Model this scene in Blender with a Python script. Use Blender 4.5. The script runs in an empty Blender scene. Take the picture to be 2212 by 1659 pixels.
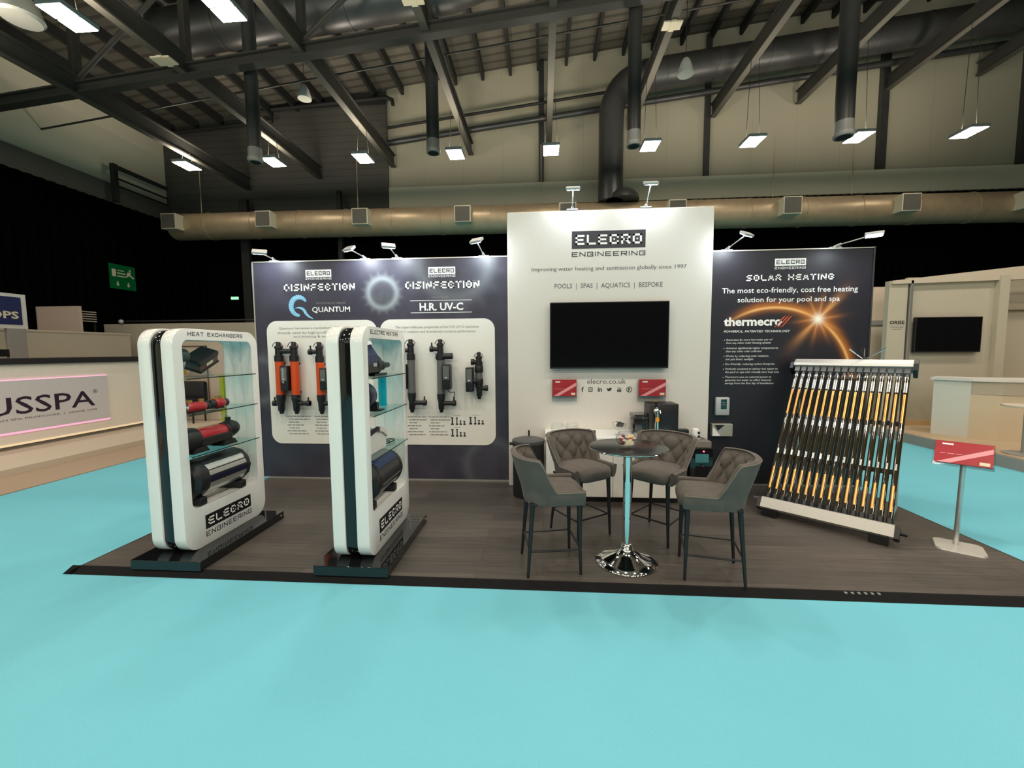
import bpy, bmesh, math, random
from mathutils import Vector, Matrix
random.seed(7)
PI = math.pi
C = bpy.context.scene.collection
sc = bpy.context.scene

# ------------------------------------------------------------------ camera, world, light levels
cam_d = bpy.data.cameras.new('camera')
cam = bpy.data.objects.new('camera', cam_d); C.objects.link(cam)
cam_d.sensor_fit = 'HORIZONTAL'; cam_d.sensor_width = 36.0; cam_d.lens = 36.0 * 900.0 / 2212.0
cam_d.clip_start = 0.05; cam_d.clip_end = 200
_p, _y, _r = 0.07833, -0.07389, -0.00734            # pitch down, yaw, roll
fw = Vector((math.sin(_y) * math.cos(_p), math.cos(_y) * math.cos(_p), -math.sin(_p)))
rt = Vector((math.cos(_y), -math.sin(_y), 0)); up = rt.cross(fw)
rt2 = math.cos(_r) * rt + math.sin(_r) * up; up2 = -math.sin(_r) * rt + math.cos(_r) * up
M = Matrix((rt2, up2, -fw)).transposed().to_4x4(); M.translation = (0, 0, 1.58)
cam.matrix_world = M
sc.camera = cam

LAMP_POWER = 26.0        # emission of the hall lamp panes
HALL_WATT = 60.0         # hall lamps outside the frame
UP_WATT = 40.0           # added upward fill for the roof; the lamps themselves shine down only
LAMP_COL = (1.0, 0.89, 0.73)
ARM_POWER = 230.0        # LED heads on the stand
sc.view_settings.view_transform = 'Standard'; sc.view_settings.look = 'None'
sc.view_settings.gamma = 1.0; sc.view_settings.use_curve_mapping = False
sc.view_settings.exposure = 0.0
sc.cycles.max_bounces = 7; sc.cycles.diffuse_bounces = 4; sc.cycles.glossy_bounces = 4
sc.cycles.transmission_bounces = 6; sc.cycles.transparent_max_bounces = 8
sc.cycles.caustics_reflective = False; sc.cycles.caustics_refractive = False
sc.cycles.sample_clamp_indirect = 6.0

w = bpy.data.worlds.new('world'); sc.world = w; w.use_nodes = True
w.node_tree.nodes['Background'].inputs[0].default_value = (1.0, 0.9, 0.75, 1)
w.node_tree.nodes['Background'].inputs[1].default_value = 0.035

def roof_fill(x, y, z=6.49):  # fill light added to brighten the roof and upper walls
    d = bpy.data.lights.new('added_roof_fill', 'AREA'); d.shape = 'RECTANGLE'; d.size = 0.36; d.size_y = 0.46
    d.energy = UP_WATT; d.color = LAMP_COL
    o = bpy.data.objects.new('added_roof_fill', d); C.objects.link(o); o.location = (x, y, z); o.rotation_euler = (PI, 0, 0)
    return o
def hall_lamp_light(x, y, z=6.36):
    d = bpy.data.lights.new('hall_lamp', 'AREA'); d.shape = 'RECTANGLE'; d.size = 0.36; d.size_y = 0.46
    d.energy = HALL_WATT; d.color = LAMP_COL
    o = bpy.data.objects.new('hall_lamp', d); C.objects.link(o); o.location = (x, y, z)
    if y > -9: roof_fill(x, y)
LX = [-9.13 + 2.335 * k for k in range(9)]
for _ly in (5.9, 1.3, -3.3, -7.9, -12.5, -17.1):
    for _k, _lx in enumerate(LX):
        if _ly == 5.9 and _k in (1, 2): continue
        hall_lamp_light(_lx, _ly)

# ------------------------------------------------------------------ materials
MATS = {}
def mat(name, col, rough=0.5, metal=0.0, var=0.0, vscale=20, bump=0.0, bscale=200, trans=0.0, emit=None, estr=0, coat=0.0, ior=1.45, spec=None, stretch=None):
    if name in MATS: return MATS[name]
    m = bpy.data.materials.new(name); m.use_nodes = True; MATS[name] = m
    nt = m.node_tree; b = nt.nodes['Principled BSDF']; I = b.inputs
    I['Base Color'].default_value = (*col, 1); I['Roughness'].default_value = rough; I['Metallic'].default_value = metal
    I['IOR'].default_value = ior; I['Transmission Weight'].default_value = trans; I['Coat Weight'].default_value = coat
    if spec is not None: I['Specular IOR Level'].default_value = spec
    if emit: I['Emission Color'].default_value = (*emit, 1); I['Emission Strength'].default_value = estr
    tc = nt.nodes.new('ShaderNodeTexCoord'); mp = nt.nodes.new('ShaderNodeMapping'); nt.links.new(tc.outputs['Object'], mp.inputs[0])
    if stretch: mp.inputs['Scale'].default_value = stretch
    # every material carries a soft procedural unevenness
    n = nt.nodes.new('ShaderNodeTexNoise'); n.inputs['Scale'].default_value = vscale; n.inputs['Detail'].default_value = 4
    nt.links.new(mp.outputs[0], n.inputs['Vector'])
    v = var if var else 0.04
    mx = nt.nodes.new('ShaderNodeMix'); mx.data_type = 'RGBA'
    mx.inputs[6].default_value = (*[max(0, c * (1 - v)) for c in col], 1); mx.inputs[7].default_value = (*[min(1, c * (1 + v)) for c in col], 1)
    nt.links.new(n.outputs[0], mx.inputs[0]); nt.links.new(mx.outputs[2], I['Base Color'])
    if bump:
        n2 = nt.nodes.new('ShaderNodeTexNoise'); n2.inputs['Scale'].default_value = bscale; nt.links.new(mp.outputs[0], n2.inputs['Vector'])
        bp = nt.nodes.new('ShaderNodeBump'); bp.inputs['Strength'].default_value = bump; bp.inputs['Distance'].default_value = 0.01
        nt.links.new(n2.outputs[0], bp.inputs['Height']); nt.links.new(bp.outputs[0], I['Normal'])
    return m

def clear_mat(name, tint, rough=0.02, refl=0.9, ior=1.45):
    m = bpy.data.materials.new(name); m.use_nodes = True; MATS[name] = m; nt = m.node_tree
    nt.nodes.remove(nt.nodes['Principled BSDF']); out = nt.nodes['Material Output']
    tr = nt.nodes.new('ShaderNodeBsdfTransparent'); tr.inputs[0].default_value = (*tint, 1)
    gl = nt.nodes.new('ShaderNodeBsdfGlossy'); gl.inputs[0].default_value = (refl, refl, refl, 1); gl.inputs['Roughness'].default_value = rough
    lw = nt.nodes.new('ShaderNodeLayerWeight'); lw.inputs[0].default_value = 0.5
    pw = nt.nodes.new('ShaderNodeMath'); pw.operation = 'POWER'; pw.inputs[1].default_value = 3.5; nt.links.new(lw.outputs['Facing'], pw.inputs[0])
    fr = nt.nodes.new('ShaderNodeMath'); fr.operation = 'MULTIPLY_ADD'; fr.inputs[1].default_value = 0.55 * (ior - 1) / .45; fr.inputs[2].default_value = 0.035; nt.links.new(pw.outputs[0], fr.inputs[0])
    n = nt.nodes.new('ShaderNodeTexNoise'); n.inputs['Scale'].default_value = 3.0
    bp = nt.nodes.new('ShaderNodeBump'); bp.inputs['Strength'].default_value = 0.02; nt.links.new(n.outputs[0], bp.inputs['Height']); nt.links.new(bp.outputs[0], gl.inputs['Normal'])
    mx = nt.nodes.new('ShaderNodeMixShader'); nt.links.new(fr.outputs[0], mx.inputs[0]); nt.links.new(tr.outputs[0], mx.inputs[1]); nt.links.new(gl.outputs[0], mx.inputs[2])
    nt.links.new(mx.outputs[0], out.inputs[0]); return m

class NG:                                             # little node-graph builder for printed artwork
    def __init__(s, m): s.nt = m.node_tree
    def lk(s, n, i, v):
        if isinstance(v, (int, float)): n.inputs[i].default_value = v
        else: s.nt.links.new(v, n.inputs[i])
    def m(s, op, a, b=0.0, c=None):
        n = s.nt.nodes.new('ShaderNodeMath'); n.operation = op; s.lk(n, 0, a); s.lk(n, 1, b)
        if c is not None: s.lk(n, 2, c)
        return n.outputs[0]
    def xyz(s, off=(0, 0, 0)):
        t = s.nt.nodes.new('ShaderNodeTexCoord'); x = s.nt.nodes.new('ShaderNodeSeparateXYZ'); mp = s.nt.nodes.new('ShaderNodeMapping')
        mp.inputs['Location'].default_value = off; s.nt.links.new(t.outputs['Object'], mp.inputs[0]); s.nt.links.new(mp.outputs[0], x.inputs[0])
        s.vec = mp.outputs[0]; return x.outputs
    def noise(s, scale, detail=3):
        n = s.nt.nodes.new('ShaderNodeTexNoise'); n.inputs['Scale'].default_value = scale; n.inputs['Detail'].default_value = detail
        s.nt.links.new(s.vec, n.inputs['Vector']); return n.outputs[0]
    def dist(s, x, z, cx, cz):
        a = s.m('SUBTRACT', x, cx); b = s.m('SUBTRACT', z, cz)
        return s.m('SQRT', s.m('ADD', s.m('MULTIPLY', a, a), s.m('MULTIPLY', b, b)))
    def gauss(s, d, c, wd):
        t = s.m('DIVIDE', s.m('SUBTRACT', d, c), wd); return s.m('EXPONENT', s.m('MULTIPLY', s.m('MULTIPLY', t, t), -1.0))
    def addcol(s, base, fac, col):
        n = s.nt.nodes.new('ShaderNodeMix'); n.data_type = 'RGBA'; n.blend_type = 'MIX'
        n.clamp_factor = True; s.lk(n, 0, fac); s.nt.links.new(base, n.inputs[6]); n.inputs[7].default_value = (*col, 1); return n.outputs[2]
    def rgb(s, col):
        n = s.nt.nodes.new('ShaderNodeRGB'); n.outputs[0].default_value = (*col, 1); return n.outputs[0]

white_print = mat('white_print', (0.86, 0.87, 0.86), 0.5)
white_lam = mat('white_laminate', (0.70, 0.675, 0.64), 0.45, var=0.02)
white_gloss = mat('white_gloss', (0.84, 0.84, 0.82), 0.12, coat=0.4, var=0.01)
black_gloss = mat('black_gloss', (0.006, 0.007, 0.008), 0.06, coat=0.3)
black_plastic = mat('black_plastic', (0.012, 0.012, 0.014), 0.38, var=0.2)
black_metal = mat('black_metal', (0.01, 0.01, 0.012), 0.45)
dark_print = mat('dark_print', (0.035, 0.034, 0.045), 0.5)
grey_text = mat('grey_print', (0.10, 0.10, 0.11), 0.6)
mid_text = mat('faded_print', (0.25, 0.245, 0.24), 0.6)
chrome = mat('chrome', (0.82, 0.82, 0.8), 0.04, 1.0, var=0.01)
steel = mat('brushed_steel', (0.52, 0.48, 0.42), 0.42, 0.6, var=0.1, vscale=60)
alu = mat('aluminium', (0.66, 0.66, 0.63), 0.32, 0.85, var=0.05)
galv = mat('galvanised_steel', (0.60, 0.46, 0.30), 0.42, 0.45, var=0.22, vscale=5)
dark_galv = mat('dull_galvanised_steel', (0.085, 0.085, 0.085), 0.42, 0.6, var=0.2, vscale=4)
glass = clear_mat('clear_glass', (0.96, 0.975, 0.97), ior=1.55)
shelf_glass = clear_mat('shelf_glass', (0.82, 0.93, 0.91), ior=1.4)
velvet = mat('grey_velvet', (0.112, 0.099, 0.089), 0.85, var=0.22, vscale=14, bump=0.12, bscale=400)
velvet.node_tree.nodes['Principled BSDF'].inputs['Sheen Weight'].default_value = 0.08
velvet.node_tree.nodes['Principled BSDF'].inputs['Specular IOR Level'].default_value = 0.15
velvet.node_tree.nodes['Principled BSDF'].inputs['Sheen Roughness'].default_value = 0.4
piping_m = mat('velvet_piping', (0.16, 0.14, 0.12), 0.8)
orange = mat('orange_tube', (0.62, 0.075, 0.012), 0.4)
tube_grey = mat('grey_tube', (0.12, 0.12, 0.12), 0.45)
label_grey = mat('grey_label', (0.12, 0.13, 0.13), 0.4)
red_plastic = mat('red_casing', (0.42, 0.012, 0.022), 0.25, coat=0.3)
brass = mat('brass', (0.65, 0.42, 0.12), 0.3, 1.0)
blue_plastic = mat('blue_casing', (0.018, 0.03, 0.1), 0.35)
cyan_m = mat('cyan_acrylic', (0.0, 0.42, 0.55), 0.25)
screen_m = mat('dark_screen', (0.004, 0.004, 0.005), 0.1, coat=0.0, spec=0.4)
steel_beam = mat('painted_steel_beam', (0.045, 0.043, 0.037), 0.6, var=0.15, vscale=3)
steel_pale = mat('pale_flange', (0.085, 0.079, 0.064), 0.7)
purlin_m = mat('dark_purlin', (0.022, 0.022, 0.02), 0.7, var=0.2)
curtain_m = mat('black_drape', (0.0022, 0.002, 0.002), 0.95, spec=0.0)
beige_carpet = mat('beige_carpet', (0.40, 0.30, 0.22), 0.95, var=0.08, vscale=40, bump=0.2)
beige_panel = mat('beige_panel', (0.58, 0.50, 0.40), 0.6, var=0.03)
beige_shell = mat('cream_shell_panel', (0.50, 0.46, 0.37), 0.6, var=0.04)
frosted = mat('frosted_panel', (0.66, 0.66, 0.60), 0.35)
grey_riser = mat('grey_riser', (0.30, 0.29, 0.27), 0.6)
red_card = mat('red_leaflet', (0.36, 0.02, 0.03), 0.35, var=0.25, vscale=12)
pink_print = mat('pink_print', (0.75, 0.3, 0.34), 0.4)
acrylic = clear_mat('clear_acrylic', (0.86, 0.89, 0.9), 0.05, ior=1.45)
navy = mat('navy_sign', (0.018, 0.025, 0.1), 0.5)
green_sign = mat('green_sign', (0.0, 0.14, 0.035), 0.4)
cream_print = mat('cream_print', (0.7, 0.62, 0.45), 0.5)
lime = mat('lime_banner', (0.30, 0.42, 0.03), 0.6)
pink_led = mat('pink_led', (0.9, 0.5, 0.7), 0.4, emit=(1.0, 0.5, 0.75), estr=.55)
lamp_pane = mat('lamp_pane', (0.9, 0.9, 0.85), 0.4, emit=LAMP_COL, estr=LAMP_POWER)
led_pane = mat('led_pane', (0.9, 0.9, 0.9), 0.4, emit=(0.86, 0.95, 1.0), estr=ARM_POWER)
exit_lit = mat('lit_exit_sign', (0.2, 0.6, 0.3), 0.4, emit=(0.35, 0.9, 0.5), estr=1.2)
led_red = mat('red_indicator', (0.9, 0.02, 0.05), 0.3, emit=(1.0, 0.05, 0.1), estr=6)
blue_lcd = mat('blue_display', (0.06, 0.22, 0.25), 0.15)
green_lcd = mat('dark_display', (0.01, 0.05, 0.05), 0.15)
silver_plastic = mat('silver_plastic', (0.5, 0.52, 0.53), 0.35, 0.2)
amber = mat('amber_badge', (0.9, 0.35, 0.01), 0.3)
sky_blue = mat('sky_blue_print', (0.25, 0.55, 0.85), 0.5, var=0.35, vscale=9)
orange_print = mat('orange_print', (0.6, 0.09, 0.03), 0.5)
orange_glint_m = mat('orange_glint', (0.95, 0.42, 0.12), 0.28, 0.55, var=0.12, vscale=30)  # warm lamp reflections on the tubes, put into colour
tube_glass = mat('smoked_tube_glass', (0.03, 0.024, 0.012), 0.06, 0.15, coat=1.0)
mirror_glint_m = mat('mirror_glint', (0.86, 0.86, 0.84), 0.14, 0.75)  # painted white lamp glints, also the silvered tube tops

black_rubber = mat('black_rubber', (0.008, 0.008, 0.009), 0.8, spec=0.15)
# teal carpet: fibre grain and broad brushed patches
carpet = mat('teal_carpet', (0.165, 0.60, 0.635), 0.95, bump=0.35, bscale=350, spec=0.1)
g = NG(carpet); g.xyz()
_pb = carpet.node_tree.nodes['Principled BSDF']
_c = g.rgb((0.165, 0.53, 0.66))
_c = g.addcol(_c, g.m('MULTIPLY', g.noise(0.9, 5), 0.75), (0.225, 0.60, 0.72))
_c = g.addcol(_c, g.m('MULTIPLY', g.noise(130, 2), 0.35), (0.11, 0.43, 0.56))
carpet.node_tree.links.new(_c, _pb.inputs['Base Color'])

# dark wood-look vinyl, planks along x
vinyl = bpy.data.materials.new('dark_oak_vinyl'); vinyl.use_nodes = True
nt = vinyl.node_tree; pb = nt.nodes['Principled BSDF']
tc = nt.nodes.new('ShaderNodeTexCoord')
br = nt.nodes.new('ShaderNodeTexBrick'); br.offset = 0.37; br.inputs['Scale'].default_value = 1.0
br.inputs['Brick Width'].default_value = 1.25; br.inputs['Row Height'].default_value = 0.185; br.inputs['Mortar Size'].default_value = 0.0015
br.inputs['Color1'].default_value = (0.060, 0.053, 0.047, 1); br.inputs['Color2'].default_value = (0.090, 0.078, 0.068, 1); br.inputs['Mortar'].default_value = (0.02, 0.018, 0.016, 1)
nt.links.new(tc.outputs['Object'], br.inputs['Vector'])
mp = nt.nodes.new('ShaderNodeMapping'); mp.inputs['Scale'].default_value = (0.9, 26, 1); nt.links.new(tc.outputs['Object'], mp.inputs[0])
nz = nt.nodes.new('ShaderNodeTexNoise'); nz.inputs['Scale'].default_value = 1.7; nz.inputs['Detail'].default_value = 8; nz.inputs['Roughness'].default_value = 0.7; nt.links.new(mp.outputs[0], nz.inputs['Vector'])
mx = nt.nodes.new('ShaderNodeMix'); mx.data_type = 'RGBA'; mx.blend_type = 'OVERLAY'; mx.inputs[0].default_value = 0.9
nt.links.new(br.outputs[0], mx.inputs[6]); nt.links.new(nz.outputs[0], mx.inputs[7]); nt.links.new(mx.outputs[2], pb.inputs['Base Color'])
pb.inputs['Roughness'].default_value = 0.42; pb.inputs['Specular IOR Level'].default_value = 0.35

# corrugated roof deck: ribs running along x
deck_m = mat('corrugated_deck', (0.145, 0.125, 0.10), 0.6)
g = NG(deck_m); xs = g.xyz()
_s = g.m('SINE', g.m('MULTIPLY', xs[1], 21.0))
_c = g.rgb((0.155, 0.135, 0.108)); _c = g.addcol(_c, g.m('GREATER_THAN', _s, 0.55), (0.075, 0.065, 0.052))
_c = g.addcol(_c, g.m('MULTIPLY', g.noise(0.6), 0.5), (0.10, 0.095, 0.08))
deck_m.node_tree.links.new(_c, deck_m.node_tree.nodes['Principled BSDF'].inputs['Base Color'])

# cream hall cladding: faint vertical joints
clad_m = mat('cream_cladding', (0.40, 0.365, 0.27), 0.7)
g = NG(clad_m); xs = g.xyz()
_s = g.m('FRACT', g.m('MULTIPLY', xs[0], 0.83)); _c = g.rgb((0.47, 0.425, 0.315))
_c = g.addcol(_c, g.m('LESS_THAN', _s, 0.012), (0.38, 0.345, 0.255)); _c = g.addcol(_c, g.m('MULTIPLY', g.noise(0.8), 0.35), (0.41, 0.38, 0.29))
clad_m.node_tree.links.new(_c, clad_m.node_tree.nodes['Principled BSDF'].inputs['Base Color'])
band_m = mat('cream_band', (0.80, 0.72, 0.55), 0.65, var=0.03)
# grey louvred cladding: horizontal lines
louv_m = mat('grey_louvre', (0.085, 0.08, 0.07), 0.6)
g = NG(louv_m); xs = g.xyz()
_s = g.m('FRACT', g.m('MULTIPLY', xs[2], 5.0)); _c = g.rgb((0.095, 0.088, 0.077)); _c = g.addcol(_c, g.m('LESS_THAN', _s, 0.10), (0.055, 0.05, 0.045))
_c = g.addcol(_c, g.m('MULTIPLY', g.noise(1.2), 0.5), (0.07, 0.064, 0.056))
louv_m.node_tree.links.new(_c, louv_m.node_tree.nodes['Principled BSDF'].inputs['Base Color'])
band_grey = mat('grey_band', (0.13, 0.12, 0.10), 0.65, var=0.06, vscale=2)

# printed graphic of the disinfection wall: dark cloud ground with a pale microbe ring and faint ghosts
art_l = mat('microbe_graphic', (0.02, 0.02, 0.035), 0.42)
g = NG(art_l); xs = g.xyz((-1.93, 4.86, .03)); X_, Z_ = xs[0], xs[2]
_c = g.rgb((0.031, 0.029, 0.046))
nz_ = g.noise(2.6, 5)
_c = g.addcol(_c, g.m('MULTIPLY', g.m('POWER', nz_, 3.0), 0.8), (0.13, 0.12, 0.175))
def microbe(c, cx, cz, R, amp, seed):
    d = g.dist(X_, Z_, cx, cz)
    ring = g.gauss(d, R, R * 0.2); inner = g.m('MULTIPLY', g.m('LESS_THAN', d, R), g.m('MULTIPLY', g.noise(9 + seed, 3), 0.38))
    a = g.m('ARCTAN2', g.m('SUBTRACT', X_, cx), g.m('SUBTRACT', Z_, cz))
    spk = g.m('MULTIPLY', g.m('POWER', g.m('ABSOLUTE', g.m('SINE', g.m('MULTIPLY', a, 8.0))), 5.0), g.gauss(d, R * 1.32, R * 0.17))
    f = g.m('MULTIPLY', g.m('ADD', g.m('ADD', ring, inner), g.m('MULTIPLY', spk, 0.22)), amp)
    return g.addcol(c, f, (0.42, 0.47, 0.48))
_c = microbe(_c, -1.885, 2.275, 0.175, 0.42, 0)
_c = microbe(_c, -1.02, 2.62, 0.42, 0.16, 1)
_c = microbe(_c, -0.62, 0.22, 0.30, 0.10, 2)
_c = microbe(_c, -3.45, 1.25, 0.26, 0.12, 3)
art_l.node_tree.links.new(_c, art_l.node_tree.nodes['Principled BSDF'].inputs['Base Color'])

# printed graphic of the solar wall: eclipse arc with sunburst
art_r = mat('eclipse_graphic', (0.018, 0.018, 0.026), 0.42)
g = NG(art_r); xs = g.xyz((2.7, 4.86, .03)); X_, Z_ = xs[0], xs[2]
_c = g.rgb((0.017, 0.016, 0.024))
d = g.dist(X_, Z_, 2.56, 1.206)
right = g.m('MULTIPLY', g.m('MINIMUM', g.m('MAXIMUM', g.m('DIVIDE', g.m('SUBTRACT', X_, 2.02), 0.35), 0.0), 1.0), g.m('GREATER_THAN', Z_, 1.25))
_c = g.addcol(_c, g.m('MULTIPLY', g.m('MULTIPLY', g.gauss(d, 0.848, 0.05), right), 0.78), (0.55, 0.17, 0.025))
_c = g.addcol(_c, g.m('MULTIPLY', g.m('MULTIPLY', g.gauss(d, 0.835, 0.014), right), 0.8), (0.95, 0.55, 0.2))
ds = g.dist(X_, Z_, 3.022, 1.91); a = g.m('ARCTAN2', g.m('SUBTRACT', Z_, 1.91), g.m('SUBTRACT', X_, 3.022))
ray1 = g.m('POWER', g.m('ABSOLUTE', g.m('SINE', g.m('ADD', g.m('MULTIPLY', a, 5.0), 0.9))), 9.0)
ray2 = g.m('POWER', g.m('ABSOLUTE', g.m('COSINE', g.m('SUBTRACT', a, 0.85))), 90.0)
_c = g.addcol(_c, g.m('MULTIPLY', g.gauss(ds, 0.0, 0.15), 0.75), (0.6, 0.19, 0.03))
_c = g.addcol(_c, g.m('MULTIPLY', ray1, g.m('MULTIPLY', g.gauss(ds, 0.0, 0.17), 0.8)), (0.8, 0.32, 0.08))
_c = g.addcol(_c, g.m('MULTIPLY', ray2, g.m('MULTIPLY', g.gauss(ds, 0.0, 0.27), 0.9)), (0.8, 0.36, 0.12))
_c = g.addcol(_c, g.gauss(ds, 0.0, 0.055), (1.0, 0.93, 0.78))
art_r.node_tree.links.new(_c, art_r.node_tree.nodes['Principled BSDF'].inputs['Base Color'])

# ------------------------------------------------------------------ mesh helpers
WM = {}                                              # world matrix of each built object
class MB:
    def __init__(s): s.bm = bmesh.new()
    def box(s, x0, x1, y0, y1, z0, z1, bev=0.0, seg=2, mtx=None):
        r = bmesh.ops.create_cube(s.bm, size=1.0); vs = r['verts']
        for v in vs: v.co = Vector(((x0 + x1) / 2 + v.co.x * (x1 - x0), (y0 + y1) / 2 + v.co.y * (y1 - y0), (z0 + z1) / 2 + v.co.z * (z1 - z0)))
        if bev:
            es = list({e for v in vs for e in v.link_edges})
            r2 = bmesh.ops.bevel(s.bm, geom=es, offset=bev, segments=seg, affect='EDGES', profile=0.5)
            vs = list({v for f in r2['faces'] for v in f.verts} | {v for v in vs if v.is_valid})
        if mtx is not None:
            for v in vs: v.co = mtx @ v.co
        return s
    def tube(s, pts, r, seg=12, caps=True):          # swept round tube; r is a number or a list
        pts = [Vector(p) for p in pts]; n = len(pts); rs = r if isinstance(r, (list, tuple)) else [r] * n
        ref = None; rings = []
        for i, p in enumerate(pts):
            t = (pts[min(i + 1, n - 1)] - pts[max(i - 1, 0)]).normalized()
            if ref is None: ref = Vector((0, 0, 1)) if abs(t.z) < 0.9 else Vector((1, 0, 0))
            a = t.cross(ref)
            if a.length < 1e-5: a = t.orthogonal()
            a.normalize(); b = t.cross(a); ref = -b if False else ref
            rings.append([s.bm.verts.new(p + rs[i] * (math.cos(2 * PI * k / seg) * a + math.sin(2 * PI * k / seg) * b)) for k in range(seg)])
        s.loft(rings, True)
        if caps:
            s.bm.faces.new(rings[0][::-1]); s.bm.faces.new(rings[-1])
        return s
    def loft(s, rings, closed=True):
        for A, B in zip(rings, rings[1:]):
            n = len(A)
            for k in range(n if closed else n - 1):
                j = (k + 1) % n
                try: s.bm.faces.new((A[k], A[j], B[j], B[k]))
                except ValueError: pass
    def lathe(s, prof, seg=32, mtx=Matrix()):        # profile of (r, z), around z
        rings = []
        for r, z in prof:
            r = max(r, 1e-5)
            rings.append([s.bm.verts.new(mtx @ Vector((r * math.cos(2 * PI * k / seg), r * math.sin(2 * PI * k / seg), z))) for k in range(seg)])
        s.loft(rings, True)
        s.bm.faces.new(rings[0][::-1]); s.bm.faces.new(rings[-1])
        return s
    def prism(s, poly, fn0, fn1):                    # poly of 2-D points, two mappings to 3-D for the two ends
        A = [s.bm.verts.new(fn0(p)) for p in poly]; B = [s.bm.verts.new(fn1(p)) for p in poly]
        s.bm.faces.new(A[::-1]); s.bm.faces.new(B); s.loft([A, B], True); return s
    def poly(s, pts):
        s.bm.faces.new([s.bm.verts.new(Vector(p)) for p in pts]); return s
    def build(s, name, m, parent=None, origin=None, smooth=None):
        me = bpy.data.meshes.new(name)
        bmesh.ops.recalc_face_normals(s.bm, faces=s.bm.faces)
        o = bpy.data.objects.new(name, me); C.objects.link(o)
        if parent is not None:
            o.parent = parent; W = WM[parent]
        else:
            W = Matrix.Translation(origin if origin is not None else (0, 0, 0)); o.location = W.translation
        WM[o] = W; inv = W.inverted()
        for v in s.bm.verts: v.co = inv @ v.co
        s.bm.to_mesh(me); s.bm.free(); me.materials.append(m)
        if smooth is not None:
            me.shade_smooth(); me.set_sharp_from_angle(angle=math.radians(smooth))
        return o
def tag(o, label=None, cat=None, group=None, kind=None):
    if label: o['label'] = label
    if cat: o['category'] = cat
    if group: o['group'] = group
    if kind: o['kind'] = kind
    return o
def thing(name, label, cat, loc=(0, 0, 0), rotz=0.0, group=None):
    o = bpy.data.objects.new(name, None); C.objects.link(o); o.empty_display_size = 0.1
    o.location = loc; o.rotation_euler = (0, 0, rotz)
    WM[o] = Matrix.Translation(loc) @ Matrix.Rotation(rotz, 4, 'Z')
    return tag(o, label, cat, group)
def structure(mb, name, m, **k): return tag(mb.build(name, m, **k), kind='structure')
def kids(o): return [c for c in bpy.data.objects if c.parent == o]
def copy_tree(o, parent=None):
    c = o.copy(); C.objects.link(c); c.parent = parent
    for ch in kids(o): copy_tree(ch, c)
    return c
def rrect(x0, x1, z0, z1, r, n=8):
    P = []
    for cx, cz, a0 in ((x1 - r, z1 - r, 0), (x0 + r, z1 - r, PI / 2), (x0 + r, z0 + r, PI), (x1 - r, z0 + r, 1.5 * PI)):
        for k in range(n + 1):
            a = a0 + PI / 2 * k / n; P.append((cx + r * math.cos(a), cz + r * math.sin(a)))
    return P
def bez(p0, p1, p2, p3, n=16):
    p0, p1, p2, p3 = map(Vector, (p0, p1, p2, p3))
    return [((1 - t) ** 3) * p0 + 3 * t * (1 - t) ** 2 * p1 + 3 * t * t * (1 - t) * p2 + t ** 3 * p3 for t in [k / n for k in range(n + 1)]]
def arc_pts(c, u, v, r, a0, a1, n=10):
    c, u, v = Vector(c), Vector(u), Vector(v)
    return [c + r * (math.cos(a0 + (a1 - a0) * k / n) * u + math.sin(a0 + (a1 - a0) * k / n) * v) for k in range(n + 1)]

# ------------------------------------------------------------------ lettering
class Plane:                                         # a flat surface that carries print: origin, right, up
    def __init__(s, o, r, u): s.o, s.r, s.u = Vector(o), Vector(r), Vector(u)
    def __call__(s, a, b, off=0.0): return s.o + a * s.r + b * s.u + off * s.r.cross(s.u)
def facing(y, off=0.0015): return Plane((0, y - off, 0), (1, 0, 0), (0, 0, 1))
def letters(txt, pl, a0, a1, b0, b1, m, parent, name='lettering', bold=0.0, shear=0.0, squash=True):
    cu = bpy.data.curves.new('t', 'FONT'); cu.body = txt; cu.size = 1.0; cu.offset = bold; cu.shear = shear
    cu.resolution_u = 2
    to = bpy.data.objects.new('t', cu); C.objects.link(to)
    dg = bpy.context.evaluated_depsgraph_get(); me = bpy.data.meshes.new_from_object(to.evaluated_get(dg))
    bpy.data.objects.remove(to); bpy.data.curves.remove(cu)
    xs = [v.co.x for v in me.vertices]; ys = [v.co.y for v in me.vertices]
    X0, X1, Y0, Y1 = min(xs), max(xs), min(ys), max(ys)
    W = WM[parent].inverted()
    for v in me.vertices:
        v.co = W @ pl(a0 + (v.co.x - X0) / (X1 - X0) * (a1 - a0), b0 + (v.co.y - Y0) / (Y1 - Y0) * (b1 - b0))
    me.name = name; o = bpy.data.objects.new(name, me); C.objects.link(o); o.parent = parent; WM[o] = WM[parent]
    me.materials.clear(); me.materials.append(m); return o
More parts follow.
